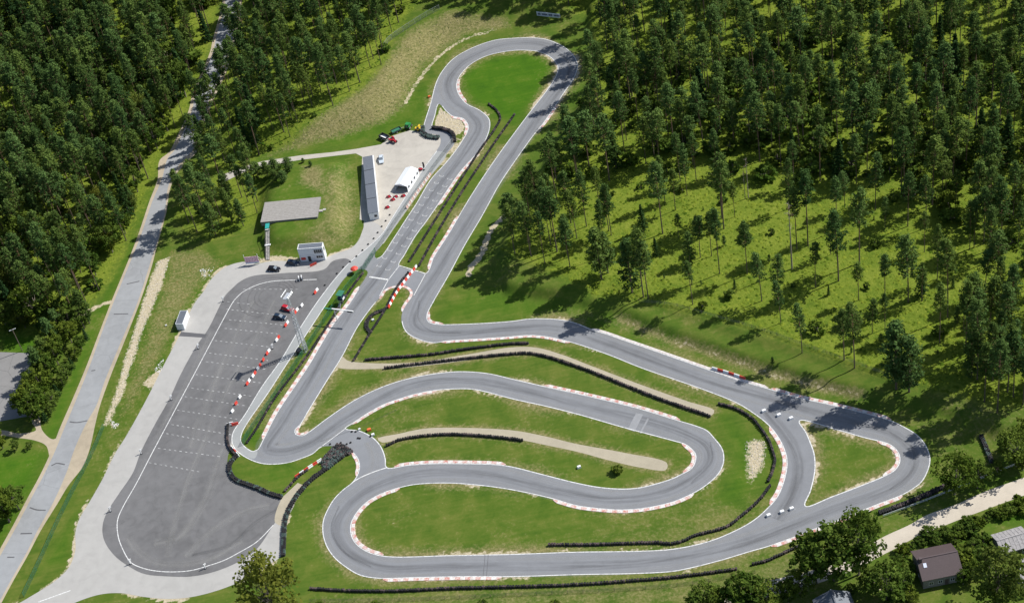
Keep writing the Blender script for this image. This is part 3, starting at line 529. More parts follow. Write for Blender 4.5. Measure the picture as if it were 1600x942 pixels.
for L, w, mt in (([(398,470),(372,520),(340,590),(312,660),(300,700)], 3.5, 'film_pale'), ([(430,470),(405,520),(360,600),(320,690),(290,760),(270,830),(262,870)], 2.5, 'film_pale'), ([(350,700),(330,760),(310,800),(280,840),(240,850)], 4.0, 'film_pale'), ([(420,790),(380,800),(330,830),(290,870)], 3.0, 'film_pale'), ([(200,840),(215,860),(250,880),(320,875),(380,845)], 3.0, 'film_pale'), ([(445,790),(400,815),(360,850),(300,868)], 1.6, 'film_dark'), ([(330,520),(290,600),(255,665),(215,745)], 2.0, 'film_pale')): film('wheel_marks', smooth(gw(L)), w, .0232, mt)
for cx_, cy_, rad in ((425,462,4.2),(425,462,5.6),(422,463,7.2),(418,464,9.0)):
    c_ = G(cx_, cy_)[:2]; A_ = np.linspace(.2, 4.4, 40); film('skid_ring', c_+np.stack([np.cos(A_), np.sin(A_)], 1)*rad, .5, .0236, 'film_skid')
for L in ([(620,640),(560,668),(500,690)], [(655,470),(655,500),(676,518),(720,520)], [(1110,690),(1112,720),(1080,755)], [(1390,675),(1425,700),(1425,735),(1390,765)], [(530,790),(518,825),(535,860),(580,885)]): film('skid_mark', smooth(gw(L)), .7, .0338, 'film_skid')
# ------------------------------------------------------------------ kerbs, block by block
def kerb(L, w=.95, block=1.35, white_only=False, first=0):
    s = -inward(L); d = np.concatenate([[0], np.cumsum(np.hypot(*(L[1:]-L[:-1]).T))]); tot = d[-1]; n = max(2, int(tot/block)); N = normals(L, False)
    at = lambda t: np.array([np.interp(t, d, L[:, 0]), np.interp(t, d, L[:, 1])]); nn = lambda t: (lambda q: q/np.linalg.norm(q))(np.array([np.interp(t, d, N[:, 0]), np.interp(t, d, N[:, 1])]))
    c = L[len(L)//2]; rt = root('kerb', (c[0], c[1], 0.0), kind='structure')
    for k in range(n):
        t0, t1 = tot*k/n+.012, tot*(k+1)/n-.012; vs = []
        w0 = w*(.35 if k == 0 else 1); w1 = w*(.35 if k == n-1 else 1)
        for t, ww in ((t0, w0), (t1, w1)):
            p, q = at(t), nn(t)*s
            for o, z in ((.0, .02), (.0, .06), (ww*.75, .115), (ww, .10), (ww, -.02)): r = p+q*o-c; vs.append((r[0], r[1], z))
        F = [(0, 1, 6, 5), (1, 2, 7, 6), (2, 3, 8, 7), (3, 4, 9, 8), (4, 3, 2, 1, 0), (5, 6, 7, 8, 9)]
        if s > 0: F = [f[::-1] for f in F]
        from_arrays('kerb_block', vs, F, 'kerb_white' if (white_only or (k+first) % 2) else 'kerb_red', rt)
H_ = trH
for args in ((cut(H_[5], (411, 686), (562, 448)), 1.0), (np.vstack([cut(H_[1], (482, 675), (463, 676)), cut(H_[1], (463, 676), (470, 662))[1:]]), .7), (cut(H_[2], (548, 664), (684, 610)), .8), (cut(H_[1], (850, 603), (1064, 657.5)), .9),
             (cut(H_[2], (1064, 692.5), (1066, 739)), .9), (cut(H_[1], (864, 779.5), (1082, 772)), .95), (cut(H_[2], (616, 728.5), (792, 727)), .95), (np.vstack([cut(H_[1], (626, 762), (549, 825)), cut(H_[1], (549, 825), (598, 867))[1:]]), 1.0),
             (oi((598, 903.5), (784, 901)), .95), (oi((1205, 852.5), (1410, 773.5)), .95), (np.vstack([cut(H_[3], (1372, 689.5), (1404, 712)), cut(H_[3], (1404, 712), (1380, 743.5))[1:]]), .85),
             (oi((1205, 608), (1392, 656.5)), .9), (np.vstack([cut(H_[1], (1202, 667), (1229, 722)), cut(H_[1], (1229, 722), (1204, 788))[1:]]), 1.0), (cut(H_[1], (690, 534), (892, 535)), .8),
             (np.vstack([cut(H_[1], (590, 468), (615, 447)), cut(H_[1], (615, 447), (640, 449))[1:], cut(H_[1], (640, 449), (630, 486))[1:]]), .9), (oi((671, 488), (692, 506)), .8), (cut(H_[0], (684, 321), (748, 238)), .9),
             (cut(H_[0], (728, 161), (716, 124)), .9), (np.vstack([cut(H_[4], (706, 182), (730, 196)), cut(H_[4], (730, 196), (726, 212))[1:]]), .9), (cut(H_[0], (668, 420), (716, 339)), .8), (oi((868, 166), (840, 204)), .8), (oi((556, 745), (552, 708)), .8)):
    kerb(*args)
kerb(oi((925, 514.5), (1200, 606)), .75, white_only=True)
# ------------------------------------------------------------------ helpers for things standing about
ORD = 'first second third fourth fifth sixth seventh eighth ninth tenth eleventh twelfth thirteenth fourteenth fifteenth sixteenth seventeenth eighteenth nineteenth'.split()
TENS = {20: 'twent', 30: 'thirt', 40: 'fort', 50: 'fift', 60: 'sixt', 70: 'sevent', 80: 'eight', 90: 'ninet'}
def nth(k):
    k += 1
    if k < 20: return ORD[k-1]
    t, u = k//10*10, k % 10; return TENS[t]+('ieth' if u == 0 else 'y-'+ORD[u-1])
def yaw(a, b, z=0.0): p, q = G(*a, z), G(*b, z); return math.atan2(q[1]-p[1], q[0]-p[0])
def along(pts, step, z=0.0):
    L = smooth(gw(pts), step=.4); d = np.concatenate([[0], np.cumsum(np.hypot(*(L[1:]-L[:-1]).T))]); n = max(1, int(round(d[-1]/step))); out = []
    for k in range(n+1):
        t = d[-1]*k/n; x, y = np.interp(t, d, L[:, 0]), np.interp(t, d, L[:, 1]); t2 = min(d[-1], t+.2); t1 = max(0, t-.2)
        out.append((x, y, math.atan2(np.interp(t2, d, L[:, 1])-np.interp(t1, d, L[:, 1]), np.interp(t2, d, L[:, 0])-np.interp(t1, d, L[:, 0]))))
    return out
# ------------------------------------------------------------------ tyre walls
M['rubber_dusty'] = plain('dusty_tyre_rubber', (.085, .062, .060), .8, var=.5, scale=1.5)
M['tyre_paint'] = plain('painted_tyre', (.55, .50, .48), .7, var=.3, scale=1.5)
M['tyre_green'] = plain('green_grey_tyre', (.055, .085, .075), .7, var=.4)
def tyre_stack(n, r=.36, seg=8):
    mb = MB(); pr = []
    for k in range(n): pr += [(r*.86, k*.21), (r, k*.21+.05), (r, k*.21+.14)]
    pr += [(r*.86, n*.21), (r*.5, n*.21), (r*.45, n*.21-.15), (.001, n*.21-.15)]; mb.lathe(pr, n=seg); return np.array(mb.v), np.array(mb.f)
STK = {n: tyre_stack(n) for n in (1, 2, 3, 4, 5)}
def tyre_wall(pts, label, rows=1, n=4, mats=('rubber', 'rubber_dusty'), p2=.30, step=.71, zoff=0.03):
    sp = along(pts, step); V0, F0 = STK[n]; V, F, MI = [], [], []; c = sp[len(sp)//2]
    for x, y, a in sp:
        for r in range(rows):
            o = (r-(rows-1)/2)*.6; px, py = x-math.sin(a)*o+random.uniform(-.05, .05), y+math.cos(a)*o+random.uniform(-.05, .05)
            s = random.uniform(.92, 1.08); k = len(V)*len(V0); V.append(V0*[s, s, random.uniform(.84, 1.08)]+[px-c[0], py-c[1], float(hgt(px, py))+zoff]); F.append(F0+k)
            MI += [random.random() < p2]*len(F0)
    rt = root('tyre_wall', (c[0], c[1], 0), label=label, cat='tyre wall', group='tyre walls round the circuit')
    o = from_arrays('stacked_tyres', np.vstack(V), np.vstack(F), None, rt, mats=list(mats), mi=np.array(MI, int)); o['kind'] = 'stuff'
    return rt
TW = tyre_wall
TW([(572,563),(675,554.5),(725,547),(800,538),(825,537.5)], 'tyre wall on the upper side of the long gravel path')
TW([(602,576),(675,567),(800,554),(825,553),(850,557),(875,564.5),(925,582),(975,602),(1025,622),(1075,639.5),(1109,651)], 'longest tyre wall, winding along the lower side of the long gravel path')
TW([(1124,632),(1150,639.5),(1175,654.5),(1190,672),(1202,690),(1208,707),(1211,719),(1207,738),(1201,752)], 'curved tyre wall beside the kerb of the short link road')
TW([(1203,760),(1190,778),(1175,793),(1157,808),(1137,823),(1112,831),(1087,837),(1070,845),(1050,850),(1025,848.5),(975,850),(925,851.5),(859,852)], 'wavy tyre wall on the grass above the bottom straight')
TW([(486,920),(550,923.5),(625,923.5),(700,920),(800,917.5),(900,914),(1000,907),(1075,900),(1150,890)], 'straight tyre wall below the bottom straight')
TW([(1177,882),(1200,876),(1235,860),(1268,847)], 'short tyre wall by the leafy trees, next to the bottom straight kerb')
TW([(1375,802),(1425,783.5),(1482,758)], 'double tyre wall between the last hairpin and the gravel lane', rows=2)
TW([(1533,683),(1543,707),(1550,725)], 'short tyre wall on the grass below the shadowed pines', rows=2, mats=('rubber', 'tyre_green'))
TW([(605,697),(625,688),(662.5,682),(700,679.5),(750,681.5),(800,686.5),(816,689)], 'tyre wall under the short gravel path of the inner island')
TW([(764,164),(775,172.5),(782,185),(775,200),(750,236),(700,313.5),(640,408.5)], 'dark tyre row on the median, nearer the starting grid', n=3)
TW([(804,180),(785,207),(765,236),(722,301),(687,358.5),(655,416)], 'dark tyre row on the median, nearer the back straight', n=3)
TW([(386,692),(400,672),(427,627),(482,554),(517,502),(545,457),(567,428)], 'tyre row on the grass strip behind the green pit fence', n=3)
TW([(553,563.5),(575,527),(603,483),(615,459),(622.5,446.5),(638,427)], 'straight tyre row running up to the gap between the straights', n=3)
TW([(600,485),(584,491.5),(574,503),(573.5,514),(579,520)], 'half-round tyre bay on the grass beside the straight tyre row', rows=2, n=3)
TW([(660,200),(661,209),(667,213.5),(676,215.5),(685,216.5)], 'grey-green tyre bend at the mouth of the pit exit lane', rows=3, n=4, mats=('tyre_green', 'rubber'))
TW([(677,201),(690,203),(702,206.5),(709,213),(710.5,222)], 'thick black tyre bend round the gravel triangle', rows=2, n=5)
TW([(357,664),(355.5,678),(357,694),(363,706),(371,713)], 'black tyre bend at the end of the pit lane barriers', rows=1, n=4)
TW([(369,714),(360,725),(360,738),(368,750),(385,757),(405,764),(422,772),(440,777)], 'tyre wall round the grass corner of the parking lot', rows=2, n=4, mats=('rubber', 'tyre_green'))
TW([(446,767),(465,747),(480,735)], 'dark tyre row on the upper side of the sandy path', n=3)
TW([(443,868),(444,840),(446,815),(455,790),(470,768),(490,748),(512,732),(530,718),(546,706)], 'tall tyre wall along the lower side of the sandy path', rows=2, n=4, mats=('rubber', 'tyre_green'))
TW([(526,698),(537,701),(548,708)], 'three-deep tyre stack at the kerb of the link road', rows=3, n=4)
# the heap of loose tyres
c = P(522, 716); rt = root('tyre_heap', c, label='heap of loose grey tyres at the top of the sandy path', cat='tyre heap'); V, F = [], []
poly = gw([(521,699),(546,708),(509,735),(500,724)]); V0, F0 = STK[1]; k = 0
while k < 320:
    q = np.array([random.uniform(poly[:, 0].min(), poly[:, 0].max()), random.uniform(poly[:, 1].min(), poly[:, 1].max())])
    if not pip(q[None], poly)[0]: continue
    R = np.array((Matrix.Rotation(random.uniform(0, 6.3), 3, 'Z') @ Matrix.Rotation(random.uniform(-.9, .9), 3, 'X'))); V.append((V0*[.9, .9, .9])@R.T+[q[0]-c.x, q[1]-c.y, .12+.55*random.random()]); F.append(F0+k*len(V0)); k += 1
o = from_arrays('loose_tyres', np.vstack(V), np.vstack(F), None, rt, mats=['rubber_dusty', 'tyre_green'], mi=np.repeat(rng.integers(0, 2, k), len(F0))); o['kind'] = 'stuff'
# loose single tyres
tm = None
def tyre(px, label, group, mat='rubber'):
    global tm
    if tm is None:
        mb = MB(); pr = [(.30, -.09), (.30, .09), (.25, .13), (.17, .11), (.16, 0), (.17, -.11), (.25, -.13), (.30, -.09)]; mb.lathe(pr, n=12); o = mb.build('tyre', mat, sm=True); tm = o.data
    else: o = add('tyre', tm)
    p = P(*px); o.location = (p.x, p.y, .165); tag(o, label, 'tyre', group)
for k, p in enumerate([(516,694),(532.6,692),(537,695.7),(542,694),(548,691.6),(550,674.4),(556,674.6),(559.4,684.6),(562.5,685),(579,681.8)]):
    tyre(p, f'loose black tyre on the link road, {nth(k)} from the left', 'loose tyres on the link road')
for k, p in enumerate(Zc(1, 1, (430, 838), (505, 765), (545, 725), (588, 692), (627, 658), (665, 620), (700, 583), (735, 547), (760, 510), (785, 472), (810, 437), (835, 400))):
    tyre(p, f'single tyre marking the pit lane edge, {nth(k)} from the parking lot', 'tyres dotted along the pit lane edge')
# ------------------------------------------------------------------ plastic barriers and blocks
BM = {}
def barrier(px, rz, colour, label, group, L=1.75, on=.03):
    if (colour, L) not in BM:
        w = .28; prof = [(-w, 0), (w, 0), (w*.95, .18), (w*.45, .42), (w*.4, .82), (-w*.4, .82), (-w*.45, .42), (-w*.95, .18)]
        mb = MB().prism(prof, -L/2, L/2); mb.box((L/2+.03, 0, .45), (.06, .14, .6)); BM[colour, L] = mb.build('barrier', {'red': 'red', 'white': 'white', 'pink': 'kerb_red', 'pale': 'kerb_white'}[colour]); o = BM[colour, L]
    else: o = add('barrier', BM[colour, L].data)
    p = P(*px); o.location = (p.x, p.y, p.z+on); o.rotation_euler = (0, 0, rz); return tag(o, label, 'barrier', group)
pitdir = yaw((381, 648), (437, 564)); k = 0
for (x, y, cs) in ((494,456,'rw'),(472,478,'w'),(463,487,'rw'),(448,507,'rw'),(434,530,'wr'),(419,551,'rw'),(411.7,563,'r'),(404.8,574,'wr'),(397,586,'wr'),(388,598,'rw'),(375,621,'w'),(369,631,'r'),(363.5,643,'w')):
    for j, cc in enumerate(cs):
        off = (j-(len(cs)-1)/2)*1.25; p = G(x, y); q = proj([p[0]+math.cos(pitdir)*off, p[1]+math.sin(pitdir)*off, 0])
        barrier(q, pitdir+random.uniform(-.12, .12), 'red' if cc == 'r' else 'white', f"{'red' if cc == 'r' else 'white'} plastic barrier between lot and pit lane, {nth(k)} from the top", 'barriers between lot and pit lane', 1.15); k += 1
for k, (px, cc) in enumerate((((359.5,663),'white'),((367.5,663.5),'red'))): barrier(px, 0.1, cc, f'{cc} plastic barrier lying across the end of the pit lane row', 'barriers between lot and pit lane', 1.9)
for k, (x, y, a) in enumerate(along([(1117,577.5),(1138,583.5),(1160,591)], 1.75)):
    cc = 'white' if k % 2 == 0 else 'red'; barrier(proj([x, y, 0]), a, cc, f'{cc} plastic barrier beside the upper straight, {nth(k)} from the left end', 'barriers beside the upper straight', 1.75)
for k, (x, y, a) in enumerate(along([(608,480),(618,461),(627,448),(636,436),(650,418)], 1.25)):
    cc = 'red' if k % 2 == 0 else 'white'; barrier(proj([x, y, 0]), a, cc, f'{cc} plastic barrier by the straight tyre row, {nth(k)} from its lower end', 'barriers across the gap between the straights', 1.1)
for k, (x, y, a) in enumerate(along([(636,325),(652,301),(672,274)], 1.05)):
    cc = 'pink' if k % 2 == 0 else 'pale'; barrier(proj([x, y, 0]), a, cc, f"{'faded red' if k % 2 == 0 else 'off-white'} block of the pit wall row by the tent, {nth(k)} from its lower end", 'pit wall blocks by the tent', .9)
for k, (x, y, a) in enumerate(along([(465,744),(482,732),(499,721)], 1.6)):
    cc = 'red' if k % 2 == 0 else 'white'; barrier(proj([x, y, 0]), a, cc, f'{cc} plastic barrier above the sandy path, {nth(k)} from its lower end', 'barriers above the sandy path', 1.6)
for k, (x, y, a) in enumerate(along([(364,701),(372,711)], 1.6)): barrier(proj([x, y, 0]), a, ('white', 'red')[k % 2], f"{('white', 'red')[k % 2]} plastic barrier at the tyre bend, {nth(k)} from the pit lane", 'barriers at the tyre bend', 1.6)
bl = None
def bale(px, label, group, sc=1.0, mat='white', rz=.2):
    global bl
    mb = MB(); mb.box((0, 0, .35), (1.25*sc, .8*sc, .7*sc), taper=.86); mb.box((0, 0, .36*sc+.35), (.9*sc, .5*sc, .08))
    p = P(*px); o = mb.build('concrete_block', mat); o.location = (p.x, p.y, p.z+.03); o.rotation_euler = (0, 0, rz); return tag(o, label, 'block', group)
for k, p in enumerate([(1193.6,643),(1217,649.5),(1236,654.5)]): bale(p, f'white block closing the link road at the upper straight, {nth(k)} from left', 'white blocks closing the link road')
for k, p in enumerate([(1201,806),(1222,800.5),(1237,795.5)]): bale(p, f'white block closing the link road at the bottom straight, {nth(k)} from left', 'white blocks closing the link road')
bale((583,680), 'white block at the start of the inner gravel path', None, .8); bale((562,671.5), 'white block on the link road kerb line', None, .6)
bale((577,672.5), 'small orange marshal box beside the link road', None, 1.0, 'orange'); bale((583,501), 'white and yellow block inside the half-round tyre bay', None, .7)
bale((905,730.5), 'small pale block on the grass near the round green bush', None, .9); bale((671,152.5), 'orange block on the grass at the pit exit', None, .8, 'orange')
bale((260,509.5), 'tiny white block on the verge left of the white container', None, .5)
# ------------------------------------------------------------------ fences
def fence(pts, h, mesh, post, step, label, rail=True, cat='fence', slope=True):
    sp = along(pts, step); c = sp[len(sp)//2]; c = (c[0], c[1], float(hgt(c[0], c[1]))); rt = root('wire_fence', c, label=label, cat=cat); pm = None
    for x, y, a in sp:
        if pm is None: o = MB().tube((0, 0, -.1), (0, 0, h), .05, n=6).build('post', post, rt); pm = o.data
        else: o = add('post', pm, rt)
        o.location = (x-c[0], y-c[1], float(hgt(x, y))-c[2])
    V = [(x-c[0], y-c[1], float(hgt(x, y))-c[2]+z) for z in (.05, h) for x, y, a in sp]; n = len(sp)
    from_arrays('wire_mesh', V, [(i, i+1, n+i+1, n+i) for i in range(n-1)], mesh, rt)
    if rail:
        mb = MB()
        for i in range(n-1): mb.tube(V[n+i], V[n+i+1], .03, n=4, cap=False)
        mb.build('top_rail', post, rt)
    return rt
fence([(381,695),(388,681),(408,652),(455,583),(500,515),(540,455),(566,424)], 2.0, 'mesh_green', 'green_metal', 3.0, 'green mesh fence on the grass strip beside the pit lane')
fence([(567,424),(576,409),(588,393),(602,374),(620,347),(640,318),(662,287),(676,267),(700,235),(708,224)], 2.2, 'mesh_grey', 'steel', 3.0, 'grey mesh fence between pit lane and starting grid')
fence([(567.5,426),(587.5,395)], 2.2, 'mesh_green', 'green_metal', 2.2, 'short green fence panel crossing the asphalt beside the grid')
fence([(600,98),(612,80),(640,60),(668,42),(690,30)], 2.2, 'mesh_grey', 'steel', 3.0, 'pale mesh fence along the top of the dry embankment')
fence([(163,668),(150,700),(135,731),(112,775),(90,820),(65,875),(38,932)], 1.8, 'mesh_green', 'green_metal', 3.0, 'green mesh fence along the ditch beside the road')
fence([(1000,480),(1050,488),(1100,502),(1200,531),(1253,551),(1335,580),(1395,601)], 1.3, 'mesh_grey', 'wood_pole', 4.0, 'low wire fence along the foot of the sunlit pine clearing', False)
fence([(485,940),(640,937),(800,930),(1000,920),(1085,912),(1180,895)], 1.3, 'mesh_grey', 'wood_pole', 4.0, 'low wire fence on the grass under the bottom tyre wall', False)
# pipe guard rail by the lane
sp = along([(1380,808),(1440,786),(1500,762),(1560,738),(1625,712)], 4.0); c = sp[len(sp)//2]; rt = root('guard_rail', (c[0], c[1], 0), label='pair of pale pipe rails running beside the gravel lane', cat='guard rail')
for z in (.5, .95):
    mb = MB()
    for a, b in zip(sp[:-1], sp[1:]): mb.tube((a[0]-c[0], a[1]-c[1], z), (b[0]-c[0], b[1]-c[1], z), .07, n=5, cap=False)
    mb.build('rail', 'steel', rt)
pm = None
for x, y, a in sp:
    o = MB().tube((0, 0, 0), (0, 0, 1.0), .07, n=6).build('post', 'steel', rt) if pm is None else add('post', pm, rt); pm = o.data; o.location = (x-c[0], y-c[1], 0)
# ------------------------------------------------------------------ buildings
def frame3(A, B, C): A, B, C = Vector(A), Vector(B), Vector(C); rz = math.atan2((B-A).y, (B-A).x); return (A+C)/2, rz, (B-A).length, (C-B).length
def put(name, A, B, C, label, cat, group=None, z=0.0):
    c, rz, w, l = frame3(A, B, C); c.z = z; return root(name, c, rz, label, cat, group), w, l
# white container beside the lot
rt, w, l = put('shipping_container', G(275.6, 514.3), G(287.4, 514), G(298.5, 495.5), 'white steel container on the edge of the pale concrete', 'container'); w, l, h = 2.44, 6.0, 2.6
mb = MB(); mb.box((0, 0, h/2+.02), (w, l, h)); mb.build('body', 'white_sheet', rt)
mb = MB(); [mb.box((s*(w/2+.015), -l/2+.25+i*.5, h/2), (.04, .22, h-.35)) for s in (-1, 1) for i in range(12)]; mb.build('wall_rib', 'white_sheet', rt)
mb = MB(); mb.box((0, 0, h+.05), (w-.3, l-.3, .05)); [mb.box((0, -l/2+.5+i*.55, h+.09), (w-.4, .12, .03)) for i in range(10)]; mb.build('roof', 'roof_grey', rt)
for s in (-1, 1):
    d = MB().box((s*w/4, -l/2-.03, h/2), (w/2-.12, .05, h-.3)).build('door', 'white_sheet', rt); MB().tube((s*.25, -l/2-.08, .3), (s*.25, -l/2-.08, h-.3), .03).build('locking_bar', 'steel', d)
# row of garages
zr = 2.9; rt, w, l = put('garage_row', G(571, 335, zr), G(586.3, 332, zr), G(585.7, 242, zr), 'long row of grey-roofed white garage units facing the paddock', 'garage'); gl = l/4
for k in range(4):
    y = -l/2+gl*(k+.5); u = MB(); u.box((0, y, 1.4), (w-.2, gl-.06, 2.8)); uo = u.build('garage_unit', 'white_sheet', rt)
    MB().box((0, y, 2.87), (w+.15, gl-.12, .12)).build('roof_panel', 'roof_grey', rt)
    d = MB().box((w/2-.07, y, 1.15), (.06, gl-1.2, 2.1)).build('door', 'white', rt)
    mb = MB(); [mb.box((w/2-.03, y, .4+j*.42), (.03, gl-1.3, .03)) for j in range(5)]; mb.build('door_groove', 'roof_grey', d)
mb = MB(); mb.box((w*.18, -l/2+.02, 1.5), (.9, .06, .9)); wo = mb.build('window', 'glass', rt); MB().box((w*.18, -l/2-.02, .98), (1.1, .1, .08)).build('sill', 'white', wo)
mb = MB(); mb.box((w/2+.2, 0, 2.8), (.5, l, .06)); mb.build('canopy', 'white', rt)
for k in (1, 2, 3): MB().box((0, -l/2+gl*k, 2.96), (w+.16, .16, .07)).build('roof_joint', 'dark', rt)
# two-storey site office
zr = 5.2; rt, w, l = put('site_office', G(464.5, 390, zr), G(503.5, 387, zr), G(505, 379.2, zr), 'white two-storey site office beside the parking lot', 'site office'); l = max(l, 2.5)
for f_ in range(2): MB().box((0, 0, 1.3+2.6*f_), (w-.04*f_, l-.04*f_, 2.54)).build('storey', 'white_sheet', rt)
MB().box((0, 0, 5.24), (w-.5, l-.4, .10)).build('roof', 'roof_grey', rt)
mb = MB(); [mb.box((0, s*(l/2-.1), 5.28), (w, .16, .2)) for s in (-1, 1)]; [mb.box((s*(w/2-.1), 0, 5.28), (.16, l-.34, .2)) for s in (-1, 1)]; mb.build('roof_edge', 'white', rt)
def window(parent, x, y, z, ww, hh, bars=2):
    o = MB().box((x, y, z), (ww, .06, hh)).build('window', 'glass', parent); mb = MB(); [mb.box((x-ww/2+ww*i/bars, y-.04, z), (.07, .05, hh)) for i in range(bars+1)]; [mb.box((x, y-.04, z+s*hh/2), (ww+.1, .05, .07)) for s in (-1, 1)]; mb.build('frame', 'white', o); return o
window(rt, w*.29, -l/2-.03, 3.9, 2.6, 1.5, 4); window(rt, w*.30, -l/2-.03, 1.6, 2.1, 1.0, 3)
d = MB().box((-w*.12, -l/2-.03, 1.05), (.95, .06, 2.0)).build('door', 'dark', rt); MB().box((-w*.12+.35, -l/2-.09, 1.05), (.08, .06, .18)).build('handle', 'steel', d)
MB().box((-w*.36, -l/2-.05, 1.25), (1.5, .06, 1.0)).build('sign_board', 'red', rt)
MB().box((w/2+.03, .1, 3.7), (.06, .7, 1.2)).build('window', 'glass', rt)
o = MB(); o.box((0, 0, .5), (2.3, .12, .9)); o = o.build('banner_stand', 'red', None); o.location = G(490, 415); o.rotation_euler = (0, 0, .35); tag(o, 'low red and white banner stand in front of the site office', 'banner')
# timber platform on the mound with its stair
zt = 3.95; A, B, C, D = (G(*p, zt) for p in ((407, 347.4), (496, 338.8), (501.3, 307.6), (414.3, 315.5))); rt, w, l = put('viewing_platform', A, B, C, 'grey boarded viewing platform on the grassy mound', 'platform', z=0)
nb = 12
for k in range(nb): MB().box((0, -l/2+l*(k+.5)/nb, zt-.06), (w, l/nb-.035, .10)).build('deck_board', 'deck', rt)
mb = MB(); mb.box((0, 0, zt-.9), (w-.1, l-.1, 1.55)); mb.build('base', 'grey_wall', rt)
mb = MB(); mb.box((w/2+.6, -l*.15, zt-.55), (1.2, 1.0, .3)); mb.box((w/2+1.7, -l*.08, zt-.75), (1.0, .9, .25)); mb.build('side_step', 'timber', rt)
tp, bt = Vector(G(418.3, 351, 3.9)), Vector(G(418.6, 406.5, 0)); rt = root('stairway', bt, math.atan2(tp.y-bt.y, tp.x-bt.x)-PI/2, 'grey stairway climbing the mound to the platform, teal roof on top', 'stairway'); Ls = (tp-bt).xy.length; n = 22
for k in range(n):
    if k not in (10, 11): MB().box((0, Ls*.82*(k+.5)/n, .1+3.3*(k+.5)/n), (1.25, Ls*.82/n*.9, .14)).build('step', 'timber', rt)
for s in (-1, 1):
    mb = MB(); mb.tube((s*.68, 0, .9), (s*.68, Ls*.82, 4.2), .05); [mb.tube((s*.68, Ls*.82*t, 3.3*t), (s*.68, Ls*.82*t, 3.3*t+.92), .04) for t in (0, .25, .5, .75, 1)]; mb.build('handrail', 'dark', rt)
MB().box((0, Ls*.82*.5, 1.85), (1.9, .75, .14)).build('landing', 'white', rt); MB().box((0, Ls*.81, 3.9), (1.5, .3, .14)).build('landing', 'white', rt)
mb = MB(); mb.box((0, Ls*.92, 4.25), (1.35, Ls*.19, .08)); mb.build('roof_sheet', 'teal', rt); mb = MB(); [mb.tube((s*.6, Ls*t, 2.6), (s*.6, Ls*t, 4.2), .04) for s in (-1, 1) for t in (.85, .99)]; mb.build('roof_post', 'steel', rt)
# marquee
ze = 2.2; rt, w, l = put('marquee', G(616.1, 289.2, ze), G(635.6, 291.8, ze), G(653.5, 264.6, ze), 'white marquee tent with arched windows in the paddock', 'tent')
mb = MB(); mb.raw([(-w/2, -l/2, ze), (w/2, -l/2, ze), (w/2, l/2, ze), (-w/2, l/2, ze), (0, -l/2, ze+.9), (0, l/2, ze+.9)], [(1, 2, 5, 4), (3, 0, 4, 5), (0, 1, 4), (2, 3, 5)]); mb.build('roof', 'tent', rt)
mb = MB(); mb.box((w/2-.03, 0, ze/2), (.04, l, ze)); mb.build('side_wall', 'tent', rt); MB().box((-w/2+.03, 0, ze/2), (.04, l, ze)).build('side_wall', 'tent', rt); MB().box((0, l/2-.03, ze/2), (w-.1, .04, ze)).build('end_wall', 'tent', rt)
for k in range(4):
    y = -l/2+l*(k+.5)/4; MB().prism([(y-.45, .9), (y+.45, .9), (y+.45, 1.5), (y+.3, 1.75), (y, 1.85), (y-.3, 1.75), (y-.45, 1.5)], w/2+.0, w/2+.03).build('window', 'glass', rt)
for s in (-1, 1):
    for t in (-1, 1): MB().tube((s*(w/2-.06), t*(l/2-.06), 0), (s*(w/2-.06), t*(l/2-.06), ze), .05).build('pole', 'steel', rt)
